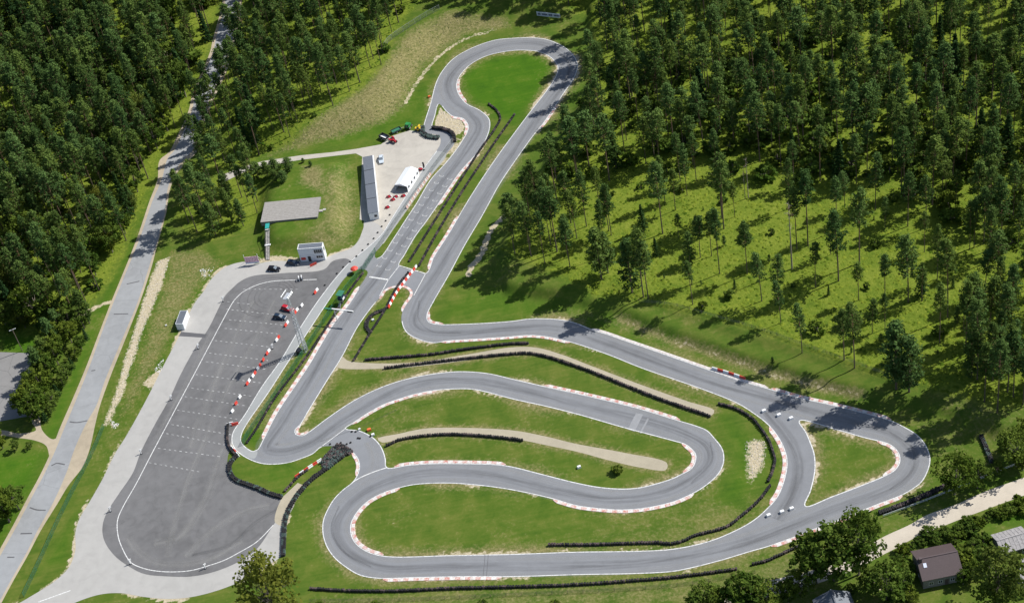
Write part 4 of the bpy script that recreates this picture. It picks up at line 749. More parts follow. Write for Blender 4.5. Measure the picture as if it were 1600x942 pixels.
# houses behind the lane
def house(rL, rR, eL, zr, ze, label, roof, wall, chim=None, wins=True, extra=.35):
    RL, RR, EL = Vector(G(*rL, zr)), Vector(G(*rR, zr)), Vector(G(*eL, ze)); u = (RR-RL).xy.normalized(); v = Vector((u.y, -u.x)); hw = abs((EL-RL).xy.dot(v)); L = (RR-RL).xy.length
    c = (RL+RR)/2; rt = root('house', (c.x, c.y, 0), math.atan2(u.y, u.x), label, 'house'); x = L/2
    mb = MB(); wy = hw-extra; mb.box((0, 0, ze/2+.1), (L-2*extra, 2*wy, ze+.2)); mb.build('wall', wall, rt)
    for s in (-1, 1):
        xx = s*(L/2-extra); mb = MB(); mb.raw([(xx, -wy, ze+.2), (xx, wy, ze+.2), (xx, 0, zr-.25), (xx-s*.12, -wy, ze+.2), (xx-s*.12, wy, ze+.2), (xx-s*.12, 0, zr-.25)], [(0, 1, 2), (5, 4, 3), (0, 3, 4, 1), (1, 4, 5, 2), (2, 5, 3, 0)]); mb.build('gable', wall, rt)
        sl = math.hypot(hw, zr-ze); an = math.atan2(zr-ze, hw); ro = MB().raw([(-x, 0, zr), (x, 0, zr), (x, s*hw, ze), (-x, s*hw, ze), (-x, 0, zr+.14), (x, 0, zr+.14), (x, s*(hw+.05), ze+.14), (-x, s*(hw+.05), ze+.14)], [(0, 1, 2, 3), (7, 6, 5, 4), (0, 3, 7, 4), (1, 5, 6, 2), (3, 2, 6, 7), (0, 4, 5, 1)]).build('roof', roof, rt)
        mb = MB(); nrib = int(L/1.0)
        for k in range(1, nrib):
            xr = -x+L*k/nrib; mb.raw([(xr-.04, 0, zr+.15), (xr+.04, 0, zr+.15), (xr+.04, s*hw, ze+.15), (xr-.04, s*hw, ze+.15), (xr, 0, zr+.21), (xr, s*hw, ze+.21)], [(0, 4, 5, 3), (1, 2, 5, 4), (3, 5, 2)])
        mb.build('roof_seam', roof, ro) if roof == 'slate' else None
        if s < 0 and chim: q = MB().box((chim[0]*x, -hw*chim[1], ze+(zr-ze)*(1-chim[1])+.5), (.8, .7, 1.8)).build('chimney', 'brown_roof', ro); o2 = MB().box((chim[0]*x+.9, -hw*(chim[1]+.22), ze+(zr-ze)*(1-chim[1]-.22)+.2), (.8, 1.1, .12), rx=-an if s > 0 else an).build('skylight', 'banner', ro)
    MB().box((0, 0, zr+.18), (L+.02, .35, .1)).build('ridge_cap', roof, rt)
    if wins:
        for xx in (-.55, -.1, .5): window(rt, xx*x, -wy-.03, 1.7, 1.0, 1.1, 2)
        d = MB().box((.22*x, -wy-.03, 1.05), (.9, .06, 2.05)).build('door', 'brown_roof', rt); MB().box((.22*x+.32, -wy-.09, 1.05), (.07, .06, .14)).build('handle', 'steel', d)
        w1 = MB().box((-L/2+extra-.03, -.8, 1.7), (.06, 1.0, 1.1)).build('window', 'glass', rt); MB().box((-L/2+extra-.07, -.8, 1.1), (.1, 1.2, .08)).build('sill', 'white', w1)
    return rt
house((1432, 874), (1496, 861), (1443, 908), 6.2, 3.5, 'grey-walled house with smooth brown roof below the gravel lane', 'brown_roof', 'grey_wall', (-.86, .12))
house((1557, 845), (1605, 831), (1580, 862), 4.3, 2.8, 'low house with rough grey tiled roof, right of the brown-roofed house', 'slate', 'grey_wall')
house((1590, 891), (1650, 874), (1571, 932), 5.0, 2.6, 'house with mossy tiled roof in the bottom right corner', 'slate', 'grey_wall', None, False)
house((1298, 921), (1322, 985), (1272, 944), 5.2, 2.8, 'small grey gabled house at the bottom edge under the trees', 'roof_grey', 'grey_wall', None, False)
# ------------------------------------------------------------------ signs, masts, gantry
rt = root('advert_board', G(395.5, 413), yaw((384, 414), (407, 411.7)), 'pink speckled advert board on posts beside the stairway', 'sign')
MB().box((0, 0, 2.0), (4.5, .12, 2.6)).build('board', 'pink', rt); MB().box((0, -.09, .75), (4.5, .06, .5)).build('lower_strip', 'banner', rt)
for s in (-1, 1): MB().tube((s*2.2, .12, 0), (s*2.2, .12, 4.2), .07).build('post', 'white', rt); MB().tube((s*2.2, .15, 2.9), (s*2.2+.25*s, 2.2, .0), .05).build('brace', 'white', rt)
b0 = P(839.5, 29); rt = root('banner_board', (*(P(839.5, 29)+P(876, 33)).xy/2, b0.z), yaw((839.5, 29), (876, 33)), 'long white banner with dark blue lettering on the shaded bank', 'banner')
L = (P(876, 33)-b0).xy.length; MB().box((0, 0, 2.0), (L, .08, 1.75)).build('board', 'banner', rt); x = -L/2+.5
for wd in ((.5, .5), (.3, .5, .45, .4, .3), (.5, .35, .55), (.4, .5, .35, .5, .4, .3)):
    for q in wd: MB().box((x+q/2, -.06, 2.0), (q*.86, .03, .8)).build('letter', 'blue_print', rt); x += q+.06
    x += .45
for s in (-.42, 0, .42): MB().tube((s*L, .1, -.2), (s*L, .1, 2.8), .06).build('post', 'wood_pole', rt)
# lattice floodlight mast
H = 22.5; b = G(476, 548); rt = root('floodlight_mast', b, pitdir, 'tall pale lattice floodlight mast beside the pit lane', 'mast'); hw = lambda z: .75-.5*z/H
for sx in (-1, 1):
    for sy in (-1, 1): MB().tube((sx*hw(0), sy*hw(0), 0), (sx*hw(H), sy*hw(H), H), .11, .08).build('leg', 'steel', rt)
for k in range(15):
    z0, z1 = H*k/15, H*(k+1)/15; a, c_ = hw(z0), hw(z1); mb = MB()
    for (p, q) in (((-a, -a), (c_, -c_)), ((a, -a), (c_, c_)), ((a, a), (-c_, c_)), ((-a, a), (-c_, -c_))): mb.tube((*p, z0), (*q, z1), .06, n=4, cap=False)
    mb.tube((-a, -a, z0), (a, -a, z0), .06, n=4); mb.tube((a, -a, z0), (a, a, z0), .06, n=4); mb.tube((a, a, z0), (-a, a, z0), .06, n=4); mb.tube((-a, a, z0), (-a, -a, z0), .06, n=4); mb.build('lattice_brace', 'steel', rt)
mb = MB(); mb.box((0, 0, H+.05), (2.8, 1.5, .12)); [mb.tube((sx*1.7, sy*.95, H), (sx*1.7, sy*.95, H+1.0), .05) for sx in (-1, 1) for sy in (-1, 1)]; [mb.tube((-1.7, sy*.95, H+1.0), (1.7, sy*.95, H+1.0), .05) for sy in (-1, 1)]; pf = mb.build('platform', 'steel', rt)
for i in range(4):
    for s in (-1, 1): MB().box((-1.2+.8*i, s*1.15, H+.7), (.5, .25, .5), rx=s*.5).build('floodlight', 'white', rt)
bx_ = MB(); bx_.box((0, 0, .65), (1.5, 1.1, 1.3)); bx_.box((0, 0, 1.35), (1.7, 1.3, .1)); o = bx_.build('generator_box', 'dark'); o.location = G(468, 551); o.rotation_euler = (0, 0, pitdir); tag(o, 'black equipment box at the foot of the lattice mast', 'box')
# start gantry: one post, beam across the track
a, b = Vector(G(516, 501)), Vector(G(556, 506)); rt = root('start_gantry', G(527, 502), yaw((516, 501), (556, 506)), 'pale start light beam reaching from a post over the straight', 'gantry'); sc = (b-a).length/40
MB().tube((0, 0, 0), (0, 0, 5.3), .12).build('post', 'steel', rt); MB().box((3.0, 0, 5.2), (7.2, .3, .3)).build('beam', 'white', rt); MB().box((5.4, 0, 4.95), (1.7, .35, .5)).build('signal_box', 'dark', rt); MB().box((-2.0, 0, 5.1), (2.6, .5, .12)).build('rear_panel', 'green_metal', rt); MB().tube((0, 0, 3.8), (2.2, 0, 5.1), .06).build('brace', 'steel', rt)
rt = root('marshal_tower', G(536, 474), pitdir, 'small dark green marshal tower beside the start gantry', 'tower')
for sx in (-1, 1):
    for sy in (-1, 1): MB().tube((sx*.95, sy*.75, 0), (sx*.95, sy*.75, 4.3), .06).build('leg', 'green_metal', rt)
MB().box((0, 0, 2.0), (2.0, 1.6, .12)).build('floor', 'timber', rt); MB().box((0, 0, 2.55), (2.06, 1.66, .95)).build('parapet', 'blue_car', rt); MB().box((0, 0, 4.35), (2.5, 2.0, .1)).build('roof', 'green_metal', rt); MB().box((-.2, -.9, 2.6), (1.2, .08, .7)).build('panel', 'white', rt)
mb = MB(); [mb.box((-1.2-.22*k, 0, 1.9-.27*k), (.24, .8, .05)) for k in range(7)]; mb.build('ladder', 'steel', rt)
# red parasol
rt = root('parasol', G(555, 426), 0, 'open red parasol standing beside the pit fence', 'parasol'); MB().tube((0, 0, 0), (0, 0, 2.3), .03).build('pole', 'steel', rt); MB().lathe([(1.25, 1.75), (.9, 2.05), (.45, 2.25), (.001, 2.35)], n=10).build('canopy', 'red', rt)
# marker posts round the lot
pr = None
for k, (px, nm) in enumerate((((349, 471), 'topmost of the row along the white edge line'), ((310, 545), 'below the white container'), ((268, 625), 'halfway down the white edge line'), ((221, 709), 'beside the last row of dashes'), ((173, 799), 'at the left bend of the concrete'), ((204, 881), 'at the lower left corner of the lot'), ((321, 888), 'at the bottom bend of the white line'), ((426, 545), 'between the two halves of the barrier row'))):
    rt = root('marker_post', P(*px), .6, 'white marker post with small panel '+nm, 'post', 'marker posts round the parking lot')
    if pr is None: pr = [MB().tube((0, 0, 0), (0, 0, 1.9), .13).build('post', 'white', rt).data, MB().box((.2, 0, 1.6), (.8, .1, .6)).build('panel', 'white', rt).data, MB().box((0, 0, .09), (.6, .6, .18), taper=.7).build('base', 'dark', rt).data]
    else: [add(n_, d_, rt) for n_, d_ in zip(('post', 'panel', 'base'), pr)]
rt = root('utility_pole', G(35, 548), .3, 'wooden utility pole with crossarm at the edge of the left parking lot', 'pole'); hp = tall((35, 548), (22, 514)); MB().tube((0, 0, 0), (0, 0, hp), .14, .1).build('pole', 'wood_pole', rt); MB().box((0, 0, hp-.3), (2.2, .12, .14)).build('crossarm', 'white', rt); [MB().lathe([(.07, 0), (.08, .1), (.03, .2)], (s, 0, hp-.23)).build('insulator', 'white', rt) for s in (-.9, 0, .9)]
rt = root('double_hoop_stand', G(470, 437), .1, 'white double hoop stand on the parking lot near the office', 'stand'); [MB().prism([(-.75, 0), (-.6, 0), (-.6, 1.1), (-.35, 1.35), (.35, 1.35), (.6, 1.1), (.6, 0), (.75, 0), (.75, 1.15), (.45, 1.5), (-.45, 1.5), (-.75, 1.15)], x, x+.25).build('hoop', 'white', rt) for x in (-.55, .35)]; MB().box((0, 0, .3), (1.5, 1.0, .5)).build('base', 'dark', rt)
# ------------------------------------------------------------------ vehicles
WM = {}
def wheel(parent, x, y, r=.32, w=.22):
    if (r, w) not in WM:
        o = MB().lathe([(r*.62, -w/2), (r*.95, -w/2), (r, -w*.3), (r, w*.3), (r*.95, w/2), (r*.62, w/2)], n=12, axis='y').build('wheel', 'rubber', parent); q = MB().lathe([(.001, -w*.42), (r*.62, -w*.45), (r*.62, w*.45), (.001, w*.42)], n=10, axis='y').build('rim', 'steel', o); WM[r, w] = (o.data, q.data)
    else: o = add('wheel', WM[r, w][0], parent); add('rim', WM[r, w][1], o)
    o.location = (x, y, r); return o
def car(px, fr, paint, label, estate=True):
    rt = root('parked_car', G(*px), yaw(*fr), label, 'car'); hw = .86; roofx = -1.95 if estate else -1.35
    def loft(secs):
        V, F = [], []; m = len(secs[0])
        for s_ in secs: V += s_
        for i in range(len(secs)-1):
            for j in range(m): F.append((i*m+j, i*m+(j+1) % m, (i+1)*m+(j+1) % m, (i+1)*m+j))
        F += [tuple(range(m))[::-1], tuple(range((len(secs)-1)*m, len(secs)*m))]; return V, F
    def sec(x, w, zb, zt, r=.1): return [(x, -w, zb), (x, -w-.02, (zb+zt)/2), (x, -w+r, zt), (x, w-r, zt), (x, w+.02, (zb+zt)/2), (x, w, zb)]
    V, F = loft([sec(-2.15, .70, .35, .75), sec(-2.0, .82, .25, .92), sec(-1.2, hw, .22, .95), sec(.6, hw, .22, .95), sec(1.5, hw-.02, .22, .84), sec(2.0, .76, .25, .70), sec(2.15, .62, .35, .58)]); from_arrays('body', V, F, paint, rt)
    V, F = loft([sec(-2.0 if estate else -1.75, .74, .9, .95), sec(roofx+.25, .64, .93, 1.42), sec(.0, .66, .93, 1.46), sec(.95, .74, .9, .93)]); from_arrays('cabin', V, F, paint, rt)
    MB().raw([(.16, -.56, 1.43), (.16, .56, 1.43), (.92, .66, .965), (.92, -.66, .965)], [(0, 3, 2, 1)]).build('windscreen', 'screen', rt)
    MB().raw([(roofx+.18, -.54, 1.36), (roofx+.18, .54, 1.36), (-2.0 if estate else -1.72, .62, 1.0), (-2.0 if estate else -1.72, -.62, 1.0)], [(0, 1, 2, 3)]).build('rear_window', 'glass', rt)
    for s in (-1, 1):
        MB().raw([(roofx+.35, s*.675, 1.38), (0, s*.69, 1.40), (.75, s*.765, 1.0), (roofx+.1, s*.765, 1.0)], [(0, 1, 2, 3)]).build('side_window', 'glass', rt)
        MB().box((2.06, s*.55, .60), (.12, .3, .14)).build('headlight', 'white', rt); MB().box((-2.1, s*.62, .74), (.1, .18, .2)).build('tail_light', 'red', rt); MB().box((.7, s*.95, 1.0), (.12, .16, .12)).build('mirror', paint, rt)
        for x in (-1.3, 1.35): wheel(rt, x, s*.78)
    return rt
car((429, 422), ((418, 421), (441, 422.5)), 'black_car', 'black car parked on the concrete left of the site office')
car((458.5, 412.5), ((447, 411), (470, 414)), 'blue_car', 'dark car parked in the shade of the site office')
car((450, 484), ((440, 481), (461, 488)), 'red_car', 'red car standing on the parking lot under the mast')
car((438, 497), ((427, 495), (450, 499)), 'blue_car', 'dark blue estate car parked beside the red car')
car((596, 251), ((596, 243), (597, 259)), 'silver_car', 'pale silver car parked at the end of the garage row', False)
def tractor(px, rz, paint, label, name='tractor', cab=True):
    rt = root(name, G(*px), rz, label, 'tractor'); MB().box((.7, 0, .95), (1.5, .7, .65), taper=.9).build('bonnet', paint, rt); MB().box((-.5, 0, .8), (1.1, .8, .5)).build('chassis', paint, rt)
    for s in (-1, 1): wheel(rt, -.7, s*.75, .68, .38); wheel(rt, 1.1, s*.6, .42, .26); MB().prism([(-1.35, 1.2), (-.05, 1.2), (-.2, 1.5), (-1.2, 1.5)], s*.75-.2, s*.75+.2, 'y').build('mudguard', paint, rt)
    MB().box((-.75, 0, 1.2), (.5, .5, .5)).build('seat', 'dark', rt); MB().tube((1.0, .2, 1.2), (1.0, .2, 2.0), .05).build('exhaust', 'dark', rt)
    if cab:
        MB().box((-.55, 0, 2.3), (1.4, 1.2, .1)).build('cab_roof', paint, rt); mb = MB(); [mb.tube((-.55+sx*.6, sy*.5, 1.1), (-.55+sx*.6, sy*.5, 2.3), .04) for sx in (-1, 1) for sy in (-1, 1)]; mb.build('cab_post', 'dark', rt)
    return rt
tractor((614.5, 222), yaw((608, 219), (620, 225)), 'red_car', 'small red tractor in the corner of the paddock', cab=False)
tractor((639, 200), yaw((637, 203), (645, 192)), 'green_paint', 'green tractor at the edge of the embankment grass')
tractor((654.5, 203), yaw((652, 206), (656, 196)), 'yellow', 'yellow loader beside the pit exit lane', 'loader', False)
def trailer(px, fr, w, l, h, mats, label):
    rt = root('trailer', G(*px), yaw(*fr), label, 'trailer'); MB().box((0, 0, .6), (l, w, .12)).build('bed', mats[0], rt)
    for s in (-1, 1): MB().box((0, s*(w/2-.04), .6+h/2), (l, .06, h)).build('side_board', mats[1], rt); MB().box((s*(l/2-.04), 0, .6+h/2), (.06, w-.14, h)).build('end_board', mats[1], rt); wheel(rt, -.2, s*(w/2+.12), .34, .22)
    MB().tube((l/2, 0, .55), (l/2+1.2, 0, .45), .05).build('drawbar', 'steel', rt); return rt
trailer((601, 217), ((594, 215), (608, 221)), 2.0, 3.4, .9, ('white', 'dark'), 'dark box trailer with pale deck at the paddock edge')
trailer((619.5, 206), ((612, 209), (627, 202)), 1.8, 3.6, .45, ('green_metal', 'tyre_green'), 'green flatbed trailer along the embankment edge')
KP = None
def kart(px, rz, label, group='karts parked by the marquee'):
    global KP
    rt = root('kart', P(*px), rz, label, 'kart', group)
    if KP is None:
        KP = [MB().box((0, 0, .12), (1.7, .65, .08)).build('chassis', 'red_car', rt), MB().box((.85, 0, .22), (.3, .95, .2), taper=.7).build('nose', 'white', rt), MB().box((.05, .52, .22), (.8, .24, .22), taper=.8).build('side_pod', 'red_car', rt), MB().box((.05, -.52, .22), (.8, .24, .22), taper=.8).build('side_pod', 'red_car', rt), MB().prism([(-.55, .15), (-.1, .15), (-.05, .25), (-.45, .3), (-.6, .72), (-.7, .7)], -.22, .22, 'y').build('seat', 'dark', rt), MB().lathe([(.14, 0), (.17, .02), (.14, .04)], (.25, 0, .5)).build('steering_wheel', 'dark', rt)]
    else: [add(o.name.split('.')[0], o.data, rt) for o in KP]
    for x in (-.55, .6):
        for s in (-1, 1): wheel(rt, x, s*.55, .14, .18)
for k, (p, a) in enumerate((((607.5, 308), .3), ((614, 312.5), .5), ((618.5, 308), .2), ((630.5, 306.5), .4), ((605.5, 324.5), .5), ((657, 265), 1.0))):
    kart(p, a, ('red and black kart outside the marquee, '+nth(k)+' from the left') if k < 4 else ('dark kart alone on the concrete below the marquee' if k == 4 else 'dark red kart behind the marquee beside the black flag'), 'karts parked by the marquee')
rt = root('feather_flag', G(662, 266), .8, 'curved black feather flag behind the marquee', 'flag'); MB().tube((0, 0, 0), (0, 0, 3.2), .04).build('pole', 'steel', rt)
mb = MB(); pr = [(0, .6), (.75, .7), (.85, 1.8), (.7, 2.8), (.35, 3.2), (0, 3.2)]; mb.prism(pr, -.02, .02, 'y'); mb.build('cloth', 'flag', rt); MB().box((0, 0, .08), (.7, .7, .16)).build('base', 'dark', rt)
# ------------------------------------------------------------------ stones in the ditch and rubble
def rocks(name, polys, n, s0, s1, mat, seed):
    r = np.random.default_rng(seed); V, F = [], []; oc = np.array([(1, 0, 0), (0, 1, 0), (-1, 0, 0), (0, -1, 0), (0, 0, 1), (.6, .6, .5)], float); of = [(0, 5, 4), (5, 1, 4), (1, 2, 4), (2, 3, 4), (3, 0, 4), (0, 1, 5)]
    for px in polys:
        w = gw(px); k = 0
        while k < n:
            q = np.array([r.uniform(w[:, 0].min(), w[:, 0].max()), r.uniform(w[:, 1].min(), w[:, 1].max())])
            if pip(q[None], w)[0]: b = len(V); s = r.uniform(s0, s1); V += list(oc*r.uniform(.6, 1.2, (6, 3))*s+[q[0], q[1], float(hgt(*q))]); F += [tuple(i+b for i in f) for f in of]; k += 1
    return tag(from_arrays(name, V, F, mat), 'pale loose stones lying on bare ground', 'stones', kind='stuff')
rocks('ditch_stones', [STRIP], 1000, .06, .22, 'stone', 1); rocks('rubble', [PATCH, [(687,170),(700,180),(722,190),(725,200),(716,210),(705,205),(680,198)]], 220, .08, .25, 'stone', 2)
rocks('rubble', [[(310,420),(335,418),(322,440)], [(240,578),(256,560),(250,585)], [(172,655),(188,664),(178,670)]], 45, .1, .3, 'concrete', 3)
# ------------------------------------------------------------------ vegetation
def leaf_quads(C, Rr, n, size, flat, r, tone0, up=.35, long=1.6):
    """n small leaf or needle-clump faces scattered in each blob of centres C, radii Rr"""
    m = len(C); c = np.repeat(C, n, 0); R = np.repeat(Rr, n)
    d = r.normal(size=(m*n, 3)); d /= np.linalg.norm(d, axis=1)[:, None]; rad = r.random(m*n)**.45
    p = c+d*(R*rad)[:, None]*np.array([1, 1, flat])
    nrm = d*.7+r.normal(size=(m*n, 3))*.6+np.array([0, 0, up]); nrm /= np.linalg.norm(nrm, axis=1)[:, None]
    t = np.cross(nrm, r.normal(size=(m*n, 3))); t /= np.maximum(1e-6, np.linalg.norm(t, axis=1))[:, None]; b = np.cross(nrm, t)
    s = size*r.uniform(.6, 1.3, m*n)[:, None]; t = t*s*long*.5; b = b*s*.5
    V = np.stack([p-t-b*.5, p+t*.2-b, p+t+b*.3, p-t*.3+b], 1).reshape(-1, 3)
    tone = np.repeat(np.clip(np.repeat(tone0, n)+r.normal(0, .13, m*n), 0, 1), 4); F = np.arange(m*n*4).reshape(-1, 4); return V, F, tone
def trunk_mesh(pts, rads, n=6):
    V, F = [], []
    for (x, y, z), q in zip(pts, rads): V += [(x+q*math.cos(2*PI*i/n), y+q*math.sin(2*PI*i/n), z) for i in range(n)]
    for j in range(len(pts)-1): F += [(j*n+i, j*n+(i+1) % n, (j+1)*n+(i+1) % n, (j+1)*n+i) for i in range(n)]
    return V, F
def limb(V, F, a, b, r0, r1, n=4):
    mb = MB().tube(a, b, r0, r1, n, False); k = len(V); V += mb.v; F += [tuple(i+k for i in f) for f in mb.f]
def pine(seed, H=25.0, low=.5, R=2.6, dens=1.0, lean=.5):
    r = np.random.default_rng(seed); pw = r.uniform(1.1, 2.8); bx, by = r.normal(0, lean, 2); ax = lambda z: (bx*(z/H)**2, by*(z/H)**2)
    zs = [0, .3, H*.25, H*.5, H*.72, H*.9, H]; V, F = trunk_mesh([(*ax(z), z) for z in zs], [.27, .21, .18, .15, .11, .06, .02])
    C, RR, T = [], [], []; nb = int(52*dens)
    for k in range(nb):
        t = (k+r.random())/nb; z = H*(low+(1-low)*t**.9); prof = (min(1, .5+t*2.4))*(1-t**pw)+.10; L = R*prof*r.uniform(.65, 1.2); az = k*2.4+r.normal(0, .5)
        rise = r.uniform(-.05, .35)+.5*t; x0, y0 = ax(z); e = np.array([math.cos(az)*L, math.sin(az)*L, L*rise])
        limb(V, F, (x0, y0, z), (x0+e[0], y0+e[1], z+e[2]), .045, .012, 3)
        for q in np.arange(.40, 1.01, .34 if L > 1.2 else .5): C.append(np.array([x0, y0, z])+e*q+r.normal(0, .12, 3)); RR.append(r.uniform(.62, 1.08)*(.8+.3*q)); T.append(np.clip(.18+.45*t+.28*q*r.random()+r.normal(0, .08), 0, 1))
    for k in range(5):
        z = H*r.uniform(min(.28, low*.5), low); az = r.random()*6.3; L = r.uniform(.5, 1.3); limb(V, F, (*ax(z), z), (ax(z)[0]+math.cos(az)*L, ax(z)[1]+math.sin(az)*L, z+.1), .03, .01, 3)
    return (np.array(V), F), leaf_quads(np.array(C), np.array(RR), 18, .36, .62, r, np.array(T))
def spruce(seed, H=16.0, R=2.6):
    r = np.random.default_rng(seed); V, F = trunk_mesh([(0, 0, 0), (0, 0, H*.5), (0, 0, H)], [.2, .12, .02]); C, RR, T = [], [], []; n = 70
    for k in range(n):
        t = (k+.5)/n; z = H*(.06+.92*t); L = R*(1-t)**.85*r.uniform(.75, 1.15)+.15; az = k*2.4
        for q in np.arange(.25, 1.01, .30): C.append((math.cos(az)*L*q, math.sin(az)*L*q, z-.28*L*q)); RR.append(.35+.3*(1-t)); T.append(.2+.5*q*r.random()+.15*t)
    return (np.array(V), F), leaf_quads(np.array(C), np.array(RR), 7, .40, .5, r, np.array(T))
def broad(seed, H=11.0, R=4.0, low=.22, n=70, leaf=.42, droop=0.0, per=26):
    r = np.random.default_rng(seed); V, F = trunk_mesh([(0, 0, 0), (.05, 0, .4), (.1, .05, H*.3), (.05, .1, H*.6), (0, 0, H*.88)], [.30, .22, .18, .11, .03]); C, RR, T = [], [], []
    cz, hz = H*(low+1)/2, H*(1-low)/2
    for k in range(n):
        d = r.normal(size=3); d /= np.linalg.norm(d); q = r.uniform(.35, 1)**.6; x = np.array([d[0]*R*q, d[1]*R*q, cz+d[2]*hz*q]); x[:2] *= 1.05-.35*max(0, d[2])**2; x[:2] += r.normal(0, .15*R/3, 2)
        if r.random() < .25: limb(V, F, (0.05, .05, H*.25+r.random()*H*.25), tuple(x), .07, .015, 4)
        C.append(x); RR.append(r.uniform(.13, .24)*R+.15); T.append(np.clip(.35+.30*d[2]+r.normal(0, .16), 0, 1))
    return (np.array(V), F), leaf_quads(np.array(C), np.array(RR), per, leaf, .75 if not droop else 1.3, r, np.array(T), up=.5)
def dead(seed, H=19.0):
    r = np.random.default_rng(seed); V, F = trunk_mesh([(0, 0, 0), (0, 0, H*.5), (.2, 0, H)], [.2, .13, .03])
    for k in range(26): z = H*r.uniform(.5, .97); az = r.random()*6.3; L = r.uniform(.6, 1.9)*(1.2-z/H*.6); limb(V, F, (0, 0, z), (math.cos(az)*L, math.sin(az)*L, z+.35*L), .05, .012, 3)
    return (np.array(V), F), leaf_quads(np.array([(0.1, 0, H*.9), (.1, .2, H*.8)]), np.array([.7, .6]), 10, .3, .8, r, np.array([.4, .5]))
PROTO = {}
def proto(kind, parts, barkm, leafm):
    (tv, tf), (lv, lf, tone) = parts
    def mk(nm, V, F, m, t=None):
        me = bpy.data.meshes.new(nm); V = np.asarray(V, np.float32); F = list(F); me.from_pydata(V.tolist(), [], [tuple(map(int, f)) for f in F]); me.materials.append(M[m])
        if t is not None: a = me.attributes.new('tone', 'FLOAT', 'POINT'); a.data.foreach_set('value', np.asarray(t, np.float32))
        me.update(); return me
    PROTO.setdefault(kind, []).append((mk('trunk', tv, tf, barkm), mk('crown', lv, lf, leafm, tone), lv[:, 2].max()))
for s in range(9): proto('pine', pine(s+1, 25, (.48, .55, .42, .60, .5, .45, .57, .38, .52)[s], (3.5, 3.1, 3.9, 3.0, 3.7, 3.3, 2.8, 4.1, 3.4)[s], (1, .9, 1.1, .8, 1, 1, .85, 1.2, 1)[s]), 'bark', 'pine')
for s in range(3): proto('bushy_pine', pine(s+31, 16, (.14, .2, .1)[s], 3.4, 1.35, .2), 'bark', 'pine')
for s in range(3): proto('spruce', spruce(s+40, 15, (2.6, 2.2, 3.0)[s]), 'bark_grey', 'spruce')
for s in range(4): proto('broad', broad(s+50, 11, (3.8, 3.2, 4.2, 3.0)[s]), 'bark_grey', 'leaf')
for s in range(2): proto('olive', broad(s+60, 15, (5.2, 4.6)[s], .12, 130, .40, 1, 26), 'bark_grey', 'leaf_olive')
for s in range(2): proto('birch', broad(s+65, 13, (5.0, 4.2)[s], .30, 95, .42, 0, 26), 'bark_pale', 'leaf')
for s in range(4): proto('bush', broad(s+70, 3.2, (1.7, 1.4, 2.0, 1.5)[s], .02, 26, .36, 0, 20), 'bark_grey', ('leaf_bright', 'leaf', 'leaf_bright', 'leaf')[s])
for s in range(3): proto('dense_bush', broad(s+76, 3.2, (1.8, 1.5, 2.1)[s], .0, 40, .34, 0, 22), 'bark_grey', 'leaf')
proto('dead', dead(80), 'bark_pale', 'leaf_brown'); proto('brown', broad(81, 14, 2.8, .35, 50, .4, 0, 18), 'bark', 'leaf_brown')
TREES = []                                     # (kind, variant, x, y, scale, label, category, group)
def tree(kind, x, y, h, label, group, cat=None, wide=1.0, name=None, v=None):
    k = random.randrange(len(PROTO[kind])) if v is None else v; tr, cr, hh = PROTO[kind][k]; s = h/hh
    rt = root(name or {'pine': 'pine_tree', 'bushy_pine': 'young_pine', 'spruce': 'spruce_tree', 'broad': 'leafy_tree', 'olive': 'leafy_tree', 'birch': 'birch_tree', 'bush': 'bush', 'dense_bush': 'bush', 'dead': 'dead_pine', 'brown': 'brown_pine'}[kind], (x, y, float(hgt(x, y))-.1), random.random()*6.28, label, cat or ('bush' if 'bush' in kind and kind != 'bushy_pine' else 'tree'), group)
    rt.scale = (s*wide, s*wide, s); add('trunk', tr, rt); add('crown', cr, rt); return rt
